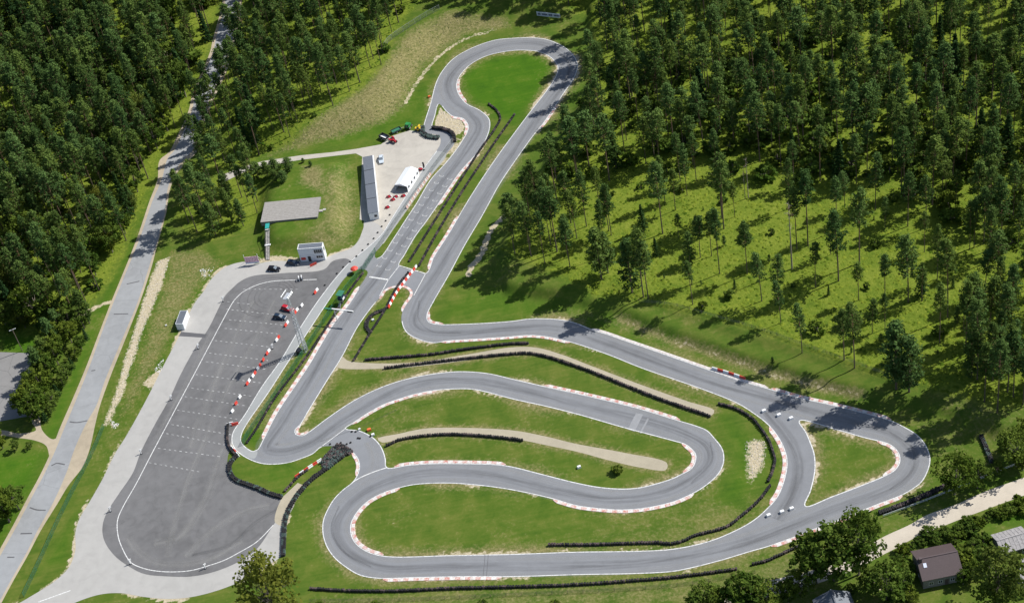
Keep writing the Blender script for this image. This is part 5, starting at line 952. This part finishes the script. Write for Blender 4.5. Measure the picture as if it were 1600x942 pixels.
# pines that can be told apart on the sunlit clearing: foot and tip read off the photograph
z = Zc; CLEAR = []
def cp(c, r, bx, by, tx, ty, kind='pine'): b, t = z(c, r, (bx, by), (tx, ty)); CLEAR.append((b, tall(b, t), kind))
for a in ((2,1,1295,765,1240,350),(2,1,1468,770,1455,430),(2,1,1558,935,1540,620),(2,1,1245,655,1220,380),(2,1,1175,665,1150,400),(2,1,940,515,905,70),(2,1,955,320,930,20),(2,1,620,525,600,190),(2,1,605,500,580,220),(2,1,465,470,430,110),(2,1,405,545,390,250),(2,1,350,665,330,400),(2,1,820,910,790,470),(2,1,850,920,840,560),(2,1,1310,420,1290,0),(2,1,1322,485,1305,60),(2,1,1050,190,1040,-120),(2,1,1150,185,1135,-100),(2,1,270,410,255,130),(2,1,205,700,185,380),(2,1,120,660,105,330),(2,1,1020,370,1000,110),(2,1,1390,410,1375,190),(2,1,1040,540,1030,390),
          (3,1,440,810,440,350),(3,1,570,700,560,230),(3,1,250,590,230,110),(3,1,180,610,170,220),(3,1,297,850,285,570),(3,1,65,942,30,640),(3,1,730,485,720,290),(3,1,872,470,880,120),(3,1,875,940,885,510),(3,1,960,935,960,690),(3,2,1120,100,1128,-400),(3,1,975,630,965,380),(3,1,1258,610,1250,310),(3,1,1285,600,1290,280),(3,1,1345,580,1350,220),(3,1,1378,690,1380,330),(3,1,1455,590,1470,170),(3,1,670,370,655,10),(3,1,552,205,555,-110),(3,1,480,360,470,120),(3,1,985,480,985,150),(3,1,1170,360,1165,110),(3,1,730,935,745,640),(3,1,565,930,560,690),(3,1,1560,600,1565,330),
          (3,2,80,130,40,-130),(3,2,213,315,200,10),(3,2,475,360,480,40),(3,2,540,410,525,-10),(3,2,650,195,650,-20),(3,2,730,165,735,-60),(3,2,1305,480,1290,-20),(3,2,1220,180,1235,-60),(3,2,1430,690,1420,240),(3,2,1495,560,1480,120),(3,2,1530,590,1535,180),(3,2,1465,105,1470,-130),(3,2,1350,620,1350,250),(3,2,1590,640,1595,300)): cp(*a)
for a in ((2,1,1455,300,1440,120,'dead'),(2,1,1475,292,1480,60,'dead'),(3,1,150,735,140,345,'dead')): cp(*a)
for a in ((2,1,560,800,560,470,'bushy_pine'),(2,1,600,760,610,500,'bushy_pine'),(2,1,820,500,805,330,'spruce'),(2,1,900,650,880,540,'spruce'),(2,1,750,880,745,540,'bushy_pine'),(2,1,1160,540,1150,400,'bushy_pine'),(3,2,800,540,790,110,'bushy_pine'),(3,2,880,560,880,200,'bushy_pine'),(3,2,1180,130,1170,20,'bushy_pine'),(3,2,1440,420,1430,150,'bushy_pine'),(3,1,960,900,960,690,'spruce'),(3,1,600,400,590,300,'spruce'),(3,2,1270,470,1265,160,'bushy_pine'),(3,2,30,395,20,340,'bushy_pine')): cp(*a)
CLEAR.sort(key=lambda q: q[0][0]); cnt = {}; ctot = {}
clear_xy = []
for (b, h, kd) in CLEAR:
    p = P(*b); clear_xy.append((p.x, p.y)); i = cnt.get(kd, 0); cnt[kd] = i+1
    lab = {'pine': f'tall bare-trunked pine by the sunlit clearing, {nth(i)} from the left by trunk foot', 'dead': f'dead pale pine among the clearing pines, {nth(i)} from the left', 'bushy_pine': f'bushy low-branched pine by the clearing, {nth(i)} from the left', 'spruce': f'small dark spruce on the clearing, {nth(i)} from the left'}[kd]
    tree(kd, p.x, p.y, h, lab, 'pines of the sunlit clearing', wide=(1.0 if kd != 'pine' else random.uniform(.85, 1.12)))
# forest filled at its natural spacing
def scatter(poly, s, keep=1.0, margin=3.5, seed=0, avoid=(), amin=3.0, inner=None):
    r = np.random.default_rng(seed); x0, y0 = poly.min(0); x1, y1 = poly.max(0); gx_ = np.arange(x0, x1, s); gy_ = np.arange(y0, y1, s*.87)
    X = np.array([(x+(j % 2)*s/2, y) for j, y in enumerate(gy_) for x in gx_]); X = X+r.uniform(-.38, .38, X.shape)*s; X = X[pip(X, poly) & (r.random(len(X)) < keep)]; X = X[paved_d(X[:, 0], X[:, 1]) > margin]
    if len(avoid): A = np.array(avoid); X = X[np.min(np.hypot(X[:, None, 0]-A[None, :, 0], X[:, None, 1]-A[None, :, 1]), 1) > amin]
    return X
DENSE_R = gw([(945,-130),(928,35),(938,110),(928,190),(885,265),(838,318),(802,352),(830,350),(900,330),(960,290),(1050,270),(1150,280),(1220,300),(1320,310),(1420,330),(1500,350),(1600,380),(1760,420),(1800,-130)])
EDGE_R = gw([(1490,520),(1540,470),(1600,440),(1760,430),(1780,640),(1700,640),(1600,655),(1540,640),(1500,610)])
LOWER_R = gw([(802,350),(838,330),(905,335),(900,380),(905,440),(850,440),(790,410)])
CLEARP = gw([(900,330),(960,295),(1050,275),(1150,285),(1320,315),(1480,350),(1500,520),(1480,590),(1390,590),(1250,545),(1100,498),(1000,478),(930,465),(900,440)])
extra = scatter(CLEARP, 11.0, .42, 6, 61, clear_xy, 6.0)
for k, (x, y) in enumerate(sorted(extra.tolist(), key=lambda q: proj([*q, 0])[0])): tree('pine', x, y, rng.uniform(14, 24), f'slender pine in the open part of the clearing, {nth(k)} from the left', 'slender pines of the clearing', wide=rng.uniform(.7, 1.0))
clear_xy += [tuple(q) for q in extra]; nx = len(extra)
sap = scatter(CLEARP, 8.5, .34, 5, 62, clear_xy, 2.5)
for k, (x, y) in enumerate(sorted(sap.tolist(), key=lambda q: proj([*q, 0])[0])): tree(('bushy_pine', 'bush', 'spruce', 'bush')[k % 4], x, y, rng.uniform(1.6, 4.5), f'young sapling on the sunlit clearing, {nth(k)} from the left', 'saplings on the clearing', cat='sapling', name='sapling')
allp = []
for nm, poly, s, kp, sd in (('L', FW['L'], 6.2, .93, 1), ('M', FW['M'], 6.1, .93, 2), ('T', FW['T'], 6.0, .9, 3), ('R', DENSE_R, 7.3, .86, 4), ('E', EDGE_R, 6.5, .9, 5), ('D', LOWER_R, 6.0, .9, 6), ('G', FW['G'], 5.6, .9, 7)):
    for x, y in scatter(poly, s, kp, 1.2 if nm in 'LGM' else 4.5, sd, clear_xy, 3.2): allp.append((nm, x, y))
ZL = {'L': ('tall pine in the forest left of the grey road', 'pines left of the grey road'), 'M': ('tall pine in the forest above the dry embankment', 'pines above the dry embankment'), 'T': ('pine in the dark wood above the top loop', 'pines above the top loop'),
      'R': ('tall pine in the dense forest beyond the sunlit clearing', 'pines of the forest on the right'), 'E': ('pine of the dark clump beyond the last hairpin', 'pines at the right edge'), 'D': ('pine of the group right of the back straight', 'pines beside the back straight'), 'G': ('pine of the grove by the viewing platform', 'pines of the grove by the platform')}
def shown(x, y, h=22.0):
    u, v = proj([x, y, 0]); u2, v2 = proj([x, y, h]); return -10 < u2 < 1610 and v > 6 and v2 < 935
rr = np.random.default_rng(99); mass = []; cand = []
for nm, x, y in allp:
    q = rr.random()
    if nm == 'L' and q < .16 or nm == 'R' and q < .07 or nm == 'M' and q < .06: kind = 'spruce'
    elif nm == 'L' and q < .24 or nm == 'G' and q < .25: kind = 'bushy_pine'
    elif nm == 'L' and q < .30: kind = 'birch'
    else: kind = 'pine'
    h = {'pine': rr.uniform(17, 28), 'spruce': rr.uniform(13, 21), 'bushy_pine': rr.uniform(10, 16), 'birch': rr.uniform(12, 17)}[kind]*(.92 if nm in 'MG' else 1)
    cand.append((nm, kind, x, y, h))
ncl = sum(1 for q in CLEAR if q[2] == 'pine'); near = [q for q in cand if shown(q[2], q[3], q[4])]
def vis_key(q): return np.hypot(q[2], q[3])-(25 if q[0] in 'DGE' else 0)
near.sort(key=vis_key); quota = {'pine': 292-ncl-nx, 'spruce': 70, 'bushy_pine': 50, 'birch': 40}; used = {}; single = set()
for q in near:
    if used.get(q[1], 0) < quota[q[1]]: used[q[1]] = used.get(q[1], 0)+1; single.add(id(q))
zc = {}; znum = {}
for q in cand:
    if id(q) in single: znum[q[0], q[1]] = znum.get((q[0], q[1]), 0)+1
cand.sort(key=lambda q: proj([q[2], q[3], 0])[0])
for q in cand:
    nm, kind, x, y, h = q
    if id(q) in single:
        zk = (nm, kind); zc[zk] = zc.get(zk, -1)+1; lb, gp = ZL[nm]; lb = {'pine': lb, 'spruce': lb.replace('tall pine', 'pine').replace('pine', 'dark pointed spruce', 1), 'bushy_pine': lb.replace('tall pine', 'pine').replace('pine', 'short bushy pine', 1), 'birch': lb.replace('tall pine', 'round leafy birch')}[kind]
        if znum[zk] <= 40: lb += f', {nth(zc[zk])} from the left'
        tree(kind, x, y, h, lb, gp+('' if kind == 'pine' else ', '+{'spruce': 'spruces', 'bushy_pine': 'short ones', 'birch': 'birches'}[kind]), wide=rr.uniform(.78, 1.22))
    else: mass.append(q)
# the rest of the wood: one mass, placed on points
def mass_object(name, items, label):
    kinds = sorted(set(q[1] for q in items)); lib = bpy.data.collections.new(name+'_kinds'); index = {}; n = 0; order = []
    for kd in kinds:
        for v, (tr, cr, hh) in enumerate(PROTO[kd]): order.append((kd, v, tr, cr, hh))
    for i, (kd, v, tr, cr, hh) in enumerate(order):
        bm = bmesh.new(); bm.from_mesh(tr); nt_ = len(bm.faces); bm.from_mesh(cr); bm.faces.ensure_lookup_table()
        for f in bm.faces[nt_:]: f.material_index = 1
        me = bpy.data.meshes.new(f'{name}_{i:02d}'); bm.to_mesh(me); bm.free(); me.materials.append(tr.materials[0]); me.materials.append(cr.materials[0])
        o = bpy.data.objects.new(f'{name}_{i:02d}', me); lib.objects.link(o); index[kd, v] = i
    pts, sc, rz, ix = [], [], [], []
    for nm, kd, x, y, h in items: v = int(rr.integers(len(PROTO[kd]))); pts.append((x, y, float(hgt(x, y))-.1)); w = rr.uniform(.78, 1.22)*h/PROTO[kd][v][2]; sc.append((w, w, h/PROTO[kd][v][2])); rz.append((0, 0, rr.random()*6.28)); ix.append(index[kd, v])
    me = bpy.data.meshes.new(name); me.from_pydata(pts, [], []); a = me.attributes.new('sc', 'FLOAT_VECTOR', 'POINT'); a.data.foreach_set('vector', np.array(sc, np.float32).ravel()); a = me.attributes.new('rt', 'FLOAT_VECTOR', 'POINT'); a.data.foreach_set('vector', np.array(rz, np.float32).ravel()); a = me.attributes.new('ix', 'INT', 'POINT'); a.data.foreach_set('value', np.array(ix, np.int32))
    o = add(name, me); ng = bpy.data.node_groups.new(name, 'GeometryNodeTree'); ng.interface.new_socket('Geometry', in_out='INPUT', socket_type='NodeSocketGeometry'); ng.interface.new_socket('Geometry', in_out='OUTPUT', socket_type='NodeSocketGeometry')
    N = ng.nodes.new; gi, go = N('NodeGroupInput'), N('NodeGroupOutput'); ci = N('GeometryNodeCollectionInfo'); ci.inputs[0].default_value = lib; ci.inputs['Separate Children'].default_value = True; ci.inputs['Reset Children'].default_value = True; ci.transform_space = 'ORIGINAL'
    ip = N('GeometryNodeInstanceOnPoints'); ip.inputs['Pick Instance'].default_value = True; lk = ng.links.new
    def at_(nm_, ty): q = N('GeometryNodeInputNamedAttribute'); q.data_type = ty; q.inputs[0].default_value = nm_; return q.outputs[0]
    lk(gi.outputs[0], ip.inputs['Points']); lk(ci.outputs[0], ip.inputs['Instance']); lk(at_('ix', 'INT'), ip.inputs['Instance Index']); er = N('FunctionNodeEulerToRotation'); lk(at_('rt', 'FLOAT_VECTOR'), er.inputs[0]); lk(er.outputs[0], ip.inputs['Rotation']); lk(at_('sc', 'FLOAT_VECTOR'), ip.inputs['Scale']); lk(ip.outputs[0], go.inputs[0])
    md = o.modifiers.new('scatter', 'NODES'); md.node_group = ng; return tag(o, label, 'forest', kind='stuff')
mass_object('forest', mass, 'far mass of pine forest where single trees blend together')
# undergrowth bushes of the right forest
BUSHZ = gw([(930,130),(1000,90),(1100,110),(1250,60),(1500,40),(1640,150),(1640,420),(1500,360),(1350,330),(1180,300),(1000,300),(900,300),(850,280)])
bs = scatter(BUSHZ, 6.2, .62, 5, 21); bs = [b for b in bs if shown(*b, 3)]
for x, y in bs[:290]: tree('bush', x, y, rr.uniform(2.4, 6.5), 'bright leafy bush in the undergrowth of the forest on the right', 'bushes under the right forest', wide=rr.uniform(.9, 1.3))
bs = [b for b in scatter(FW['L'], 9.0, .5, 4, 22) if shown(*b, 3)]
for x, y in bs[:120]: tree('bush', x, y, rr.uniform(3.0, 7.0), 'leafy bush under the forest left of the grey road', 'bushes under the left forest', wide=rr.uniform(.9, 1.3))
bs = [b for b in scatter(FW['M'], 10.0, .4, 4, 23) if shown(*b, 3)]
for x, y in bs[:60]: tree('bush', x, y, rr.uniform(1.6, 3.5), 'leafy bush under the pines above the dry embankment', 'bushes above the embankment', wide=rr.uniform(.9, 1.3))
# low tussocks and heather of the forest floor
def tussocks(name, poly, n, s0, s1, label, seed, mat='tussock'):
    r = np.random.default_rng(seed); x0, y0 = poly.min(0); x1, y1 = poly.max(0); X = np.column_stack([r.uniform(x0, x1, n*3), r.uniform(y0, y1, n*3)]); X = X[pip(X, poly)]; X = X[paved_d(X[:, 0], X[:, 1]) > 1.5][:n]; m = len(X); k = 6
    s = r.uniform(s0, s1, m); a = np.arange(k)*2*PI/k; ring = np.stack([np.cos(a), np.sin(a)], 1); rad = s[:, None]*r.uniform(.6, 1.25, (m, k)); V = np.zeros((m, k+1, 3)); V[:, :k, :2] = X[:, None]+ring[None]*rad[:, :, None]; zz = hgt(X[:, 0], X[:, 1]); V[:, :k, 2] = zz[:, None]-.05; V[:, k, :2] = X+r.normal(0, .12, (m, 2))*s[:, None]; V[:, k, 2] = zz+s*r.uniform(.35, .8, m)
    b = np.arange(m)[:, None]*(k+1); F = np.stack([np.stack([b[:, 0]+i, b[:, 0]+(i+1) % k, b[:, 0]+k], 1) for i in range(k)], 1).reshape(-1, 3); tone = np.repeat(np.clip(r.normal(.5, .28, m), 0, 1), k+1)
    me = bpy.data.meshes.new(name); me.vertices.add(m*(k+1)); me.vertices.foreach_set('co', V.astype(np.float32).ravel()); me.loops.add(F.size); me.loops.foreach_set('vertex_index', F.ravel().astype(np.int32)); me.polygons.add(len(F)); me.polygons.foreach_set('loop_start', np.arange(0, F.size, 3, dtype=np.int32)); me.polygons.foreach_set('use_smooth', np.ones(len(F), bool)); me.update(calc_edges=True)
    at2 = me.attributes.new('tone', 'FLOAT', 'POINT'); at2.data.foreach_set('value', tone.astype(np.float32)); me.materials.append(M[mat]); return tag(add(name, me), label, 'undergrowth', kind='stuff')
tussocks('undergrowth', FW['R'], 26000, .25, .75, 'yellow-green heather tussocks on the floor of the right forest', 31)
tussocks('undergrowth', FW['L'], 9000, .25, .7, 'tussocks on the floor of the left forest', 32); tussocks('undergrowth', FW['M'], 6000, .25, .7, 'tussocks under the pines above the embankment', 33)
M['straw'] = leaf_mat('straw_grass', (.10, .10, .03), (.33, .29, .14), .2)
tussocks('dry_grass', gw(EMB), 2600, .12, .36, 'straw-coloured grass tufts on the embankment', 34, 'straw'); tussocks('dry_grass', gw(VERGE), 900, .1, .3, 'straw-coloured grass tufts on the verge by the ditch', 35, 'straw')
# ------------------------------------------------------------------ trees and bushes one can name
def T(kind, px, h, label, group=None, wide=1.0, v=None): p = P(*px); return tree(kind, p.x, p.y, h, label, group, wide=wide, v=v)
T('olive', (440, 978), tall((440, 978), (430, 866)), 'large olive-green tree at the bottom, beside the lower end of the lot', wide=.8, v=0)
T('birch', (1342, 897), tall((1342, 897), (1342, 806)), 'tall spreading green tree standing over the bottom straight kerb', wide=.78, v=0)
T('broad', (1303, 906), tall((1303, 906), (1293, 825)), 'dark green leafy tree left of the tall spreading tree'); T('broad', (1275, 910), tall((1275, 910), (1270, 838)), 'dull brownish tree at the left of the garden trees', wide=.9)
T('olive', (1557, 948), tall((1557, 952), (1550, 856)), 'big drooping olive tree right of the brown-roofed house', wide=.86, v=1)
for k, (px, h, kd) in enumerate((((1492, 772), 14, 'birch'), ((1527, 762), 10, 'broad'), ((1557, 742), 5.5, 'broad'), ((1587, 728), 13, 'birch'), ((1607, 705), 12, 'broad'), ((1598, 735), 6, 'broad'))): T(kd, px, h, f'leafy tree above the gravel lane by the pipe rails, {nth(k)} from the left', 'trees above the lane', 1.0)
for k, (px, h) in enumerate((((1363, 925), 9), ((1386, 936), 12), ((1412, 922), 8), ((1425, 945), 5), ((1330, 930), 4), ((1250, 930), 9), ((1232, 940), 8))): T('broad', px, h, ('rounded garden tree below the tall spreading tree, '+nth(k)+' of the clump'), 'garden trees', 1.1)
for k, px in enumerate(((1409, 862), (1422, 858), (1434, 846), (1441, 850), (1452, 838), (1462, 848), (1475, 832), (1483, 838), (1492, 846), (1497, 828), (1505, 838), (1512, 818), (1517, 832), (1528, 822), (1550, 803), (1540, 812), (1565, 805), (1577, 800), (1592, 790), (1600, 800))): T('dense_bush', px, rr.uniform(1.8, 3.2), f'garden bush on the lower side of the gravel lane, {nth(k)} from the left', 'bushes below the gravel lane', 1.15)
for k, (px, h) in enumerate((((1108, 952), 9), ((1088, 958), 8), ((1130, 955), 8.5), ((1158, 948), 12), ((1178, 945), 11), ((1195, 950), 10), ((1215, 955), 5), ((868, 948), 2.5), ((590, 950), 2.5), ((500, 948), 2.0), ((755, 946), 2.2))): T('broad' if h > 4 else 'bush', px, h, f'leafy shrub at the bottom edge below the tyre wall, number {k+1} counting outward' if False else f'leafy shrub on the bottom edge below the tyre wall, {nth(k)} of its run', 'shrubs along the bottom edge', 1.2)
for k, (px, h) in enumerate((((1402, 882), 4), ((1412, 895), 5), ((1420, 932), 3.5), ((1505, 912), 5.5), ((1512, 893), 5), ((1510, 870), 4.5), ((1522, 862), 5), ((1530, 880), 4.5), ((1535, 852), 4), ((1520, 905), 6), ((1595, 880), 3), ((1400, 940), 5))): T('dense_bush' if k % 3 else 'broad', px, h, f'leafy shrub in the house garden by the brown roof, {nth(k)} counted round', 'shrubs in the house garden', 1.1)
T('dense_bush', (965, 738), 2.6, 'single round bright green bush at the tip of the inner gravel path', None, 1.1, 0)
# hedge row between the left lot and the road
hed = [(140,505),(100,530),(90,550),(78,572),(70,595),(60,620),(52,642),(132,512),(118,520),(105,505),(125,498),(112,535),(97,545),(85,560),(92,570),(75,585),(82,595),(66,607),(72,620),(55,632),(62,645),(48,652),(58,660)]
for k, px in enumerate(hed): T('broad' if k > 4 else 'bushy_pine', px, 9+3*rr.random() if k > 4 else 13+3*rr.random(), f'dense leafy tree of the belt beside the left lot, {nth(k)} from the top', 'tree belt beside the left lot', 1.0)
for k, px in enumerate([(136,530),(128,545),(120,560),(114,575),(106,590),(100,604),(92,618),(86,632),(80,646),(72,658)]): T('spruce' if k % 3 == 0 else 'broad', px, 4.0+1.8*rr.random(), f'low dark tree on the road side of the belt, {nth(k)} from the top', 'tree belt beside the left lot', 1.3)
for k, (px, h) in enumerate((((5, 700), 7), ((-5, 690), 7.5), ((26, 703), 4.5), ((48, 700), 3.0), ((15, 815), 14), ((-8, 805), 14), ((30, 795), 10), ((-15, 830), 9))): T('broad', px, h, f'leafy tree on the grass at the lower left, {nth(k)} of the group', 'trees at the lower left', 1.0)
for k, (px, h) in enumerate((((75, 508), 9), ((40, 512), 10), ((10, 510), 11), ((90, 515), 8))): T('olive' if k < 2 else 'broad', px, h, f'yellowish round tree at the forest edge above the left lot, {nth(k)}', 'trees above the left lot', .9)
for k, (px, h) in enumerate((((404, 278), 7), ((418, 274), 6), ((432, 270), 6.5), ((444, 284), 5), ((452, 267), 6), ((432, 282), 4.6), ((486, 260), 2.4), ((474, 254), 2.0))): T('bushy_pine', px, h, f'small round pine on top of the mound, {nth(k)} of the group', 'small pines on the mound', 1.9)
for k, (px, h) in enumerate((((232, 196), 15), ((222, 176), 13), ((284, 150), 14), ((275, 128), 12), ((246, 232), 11), ((262, 205), 12), ((205, 330), 10), ((215, 300), 11), ((196, 365), 9), ((176, 395), 10), ((60, 330), 12), ((30, 400), 12), ((165, 330), 11), ((120, 400), 12), ((100, 440), 11), ((20, 460), 12), ((150, 430), 10))):
    T('olive' if k % 3 == 0 else 'broad', px, h, f'yellow-green leafy tree at the edge of the left forest, {nth(k)} counted downwards', 'leafy trees of the left forest', .95)
bp = P(104, 45); tree('brown', bp.x, bp.y, 20, 'single brown withered pine in the left forest', None)
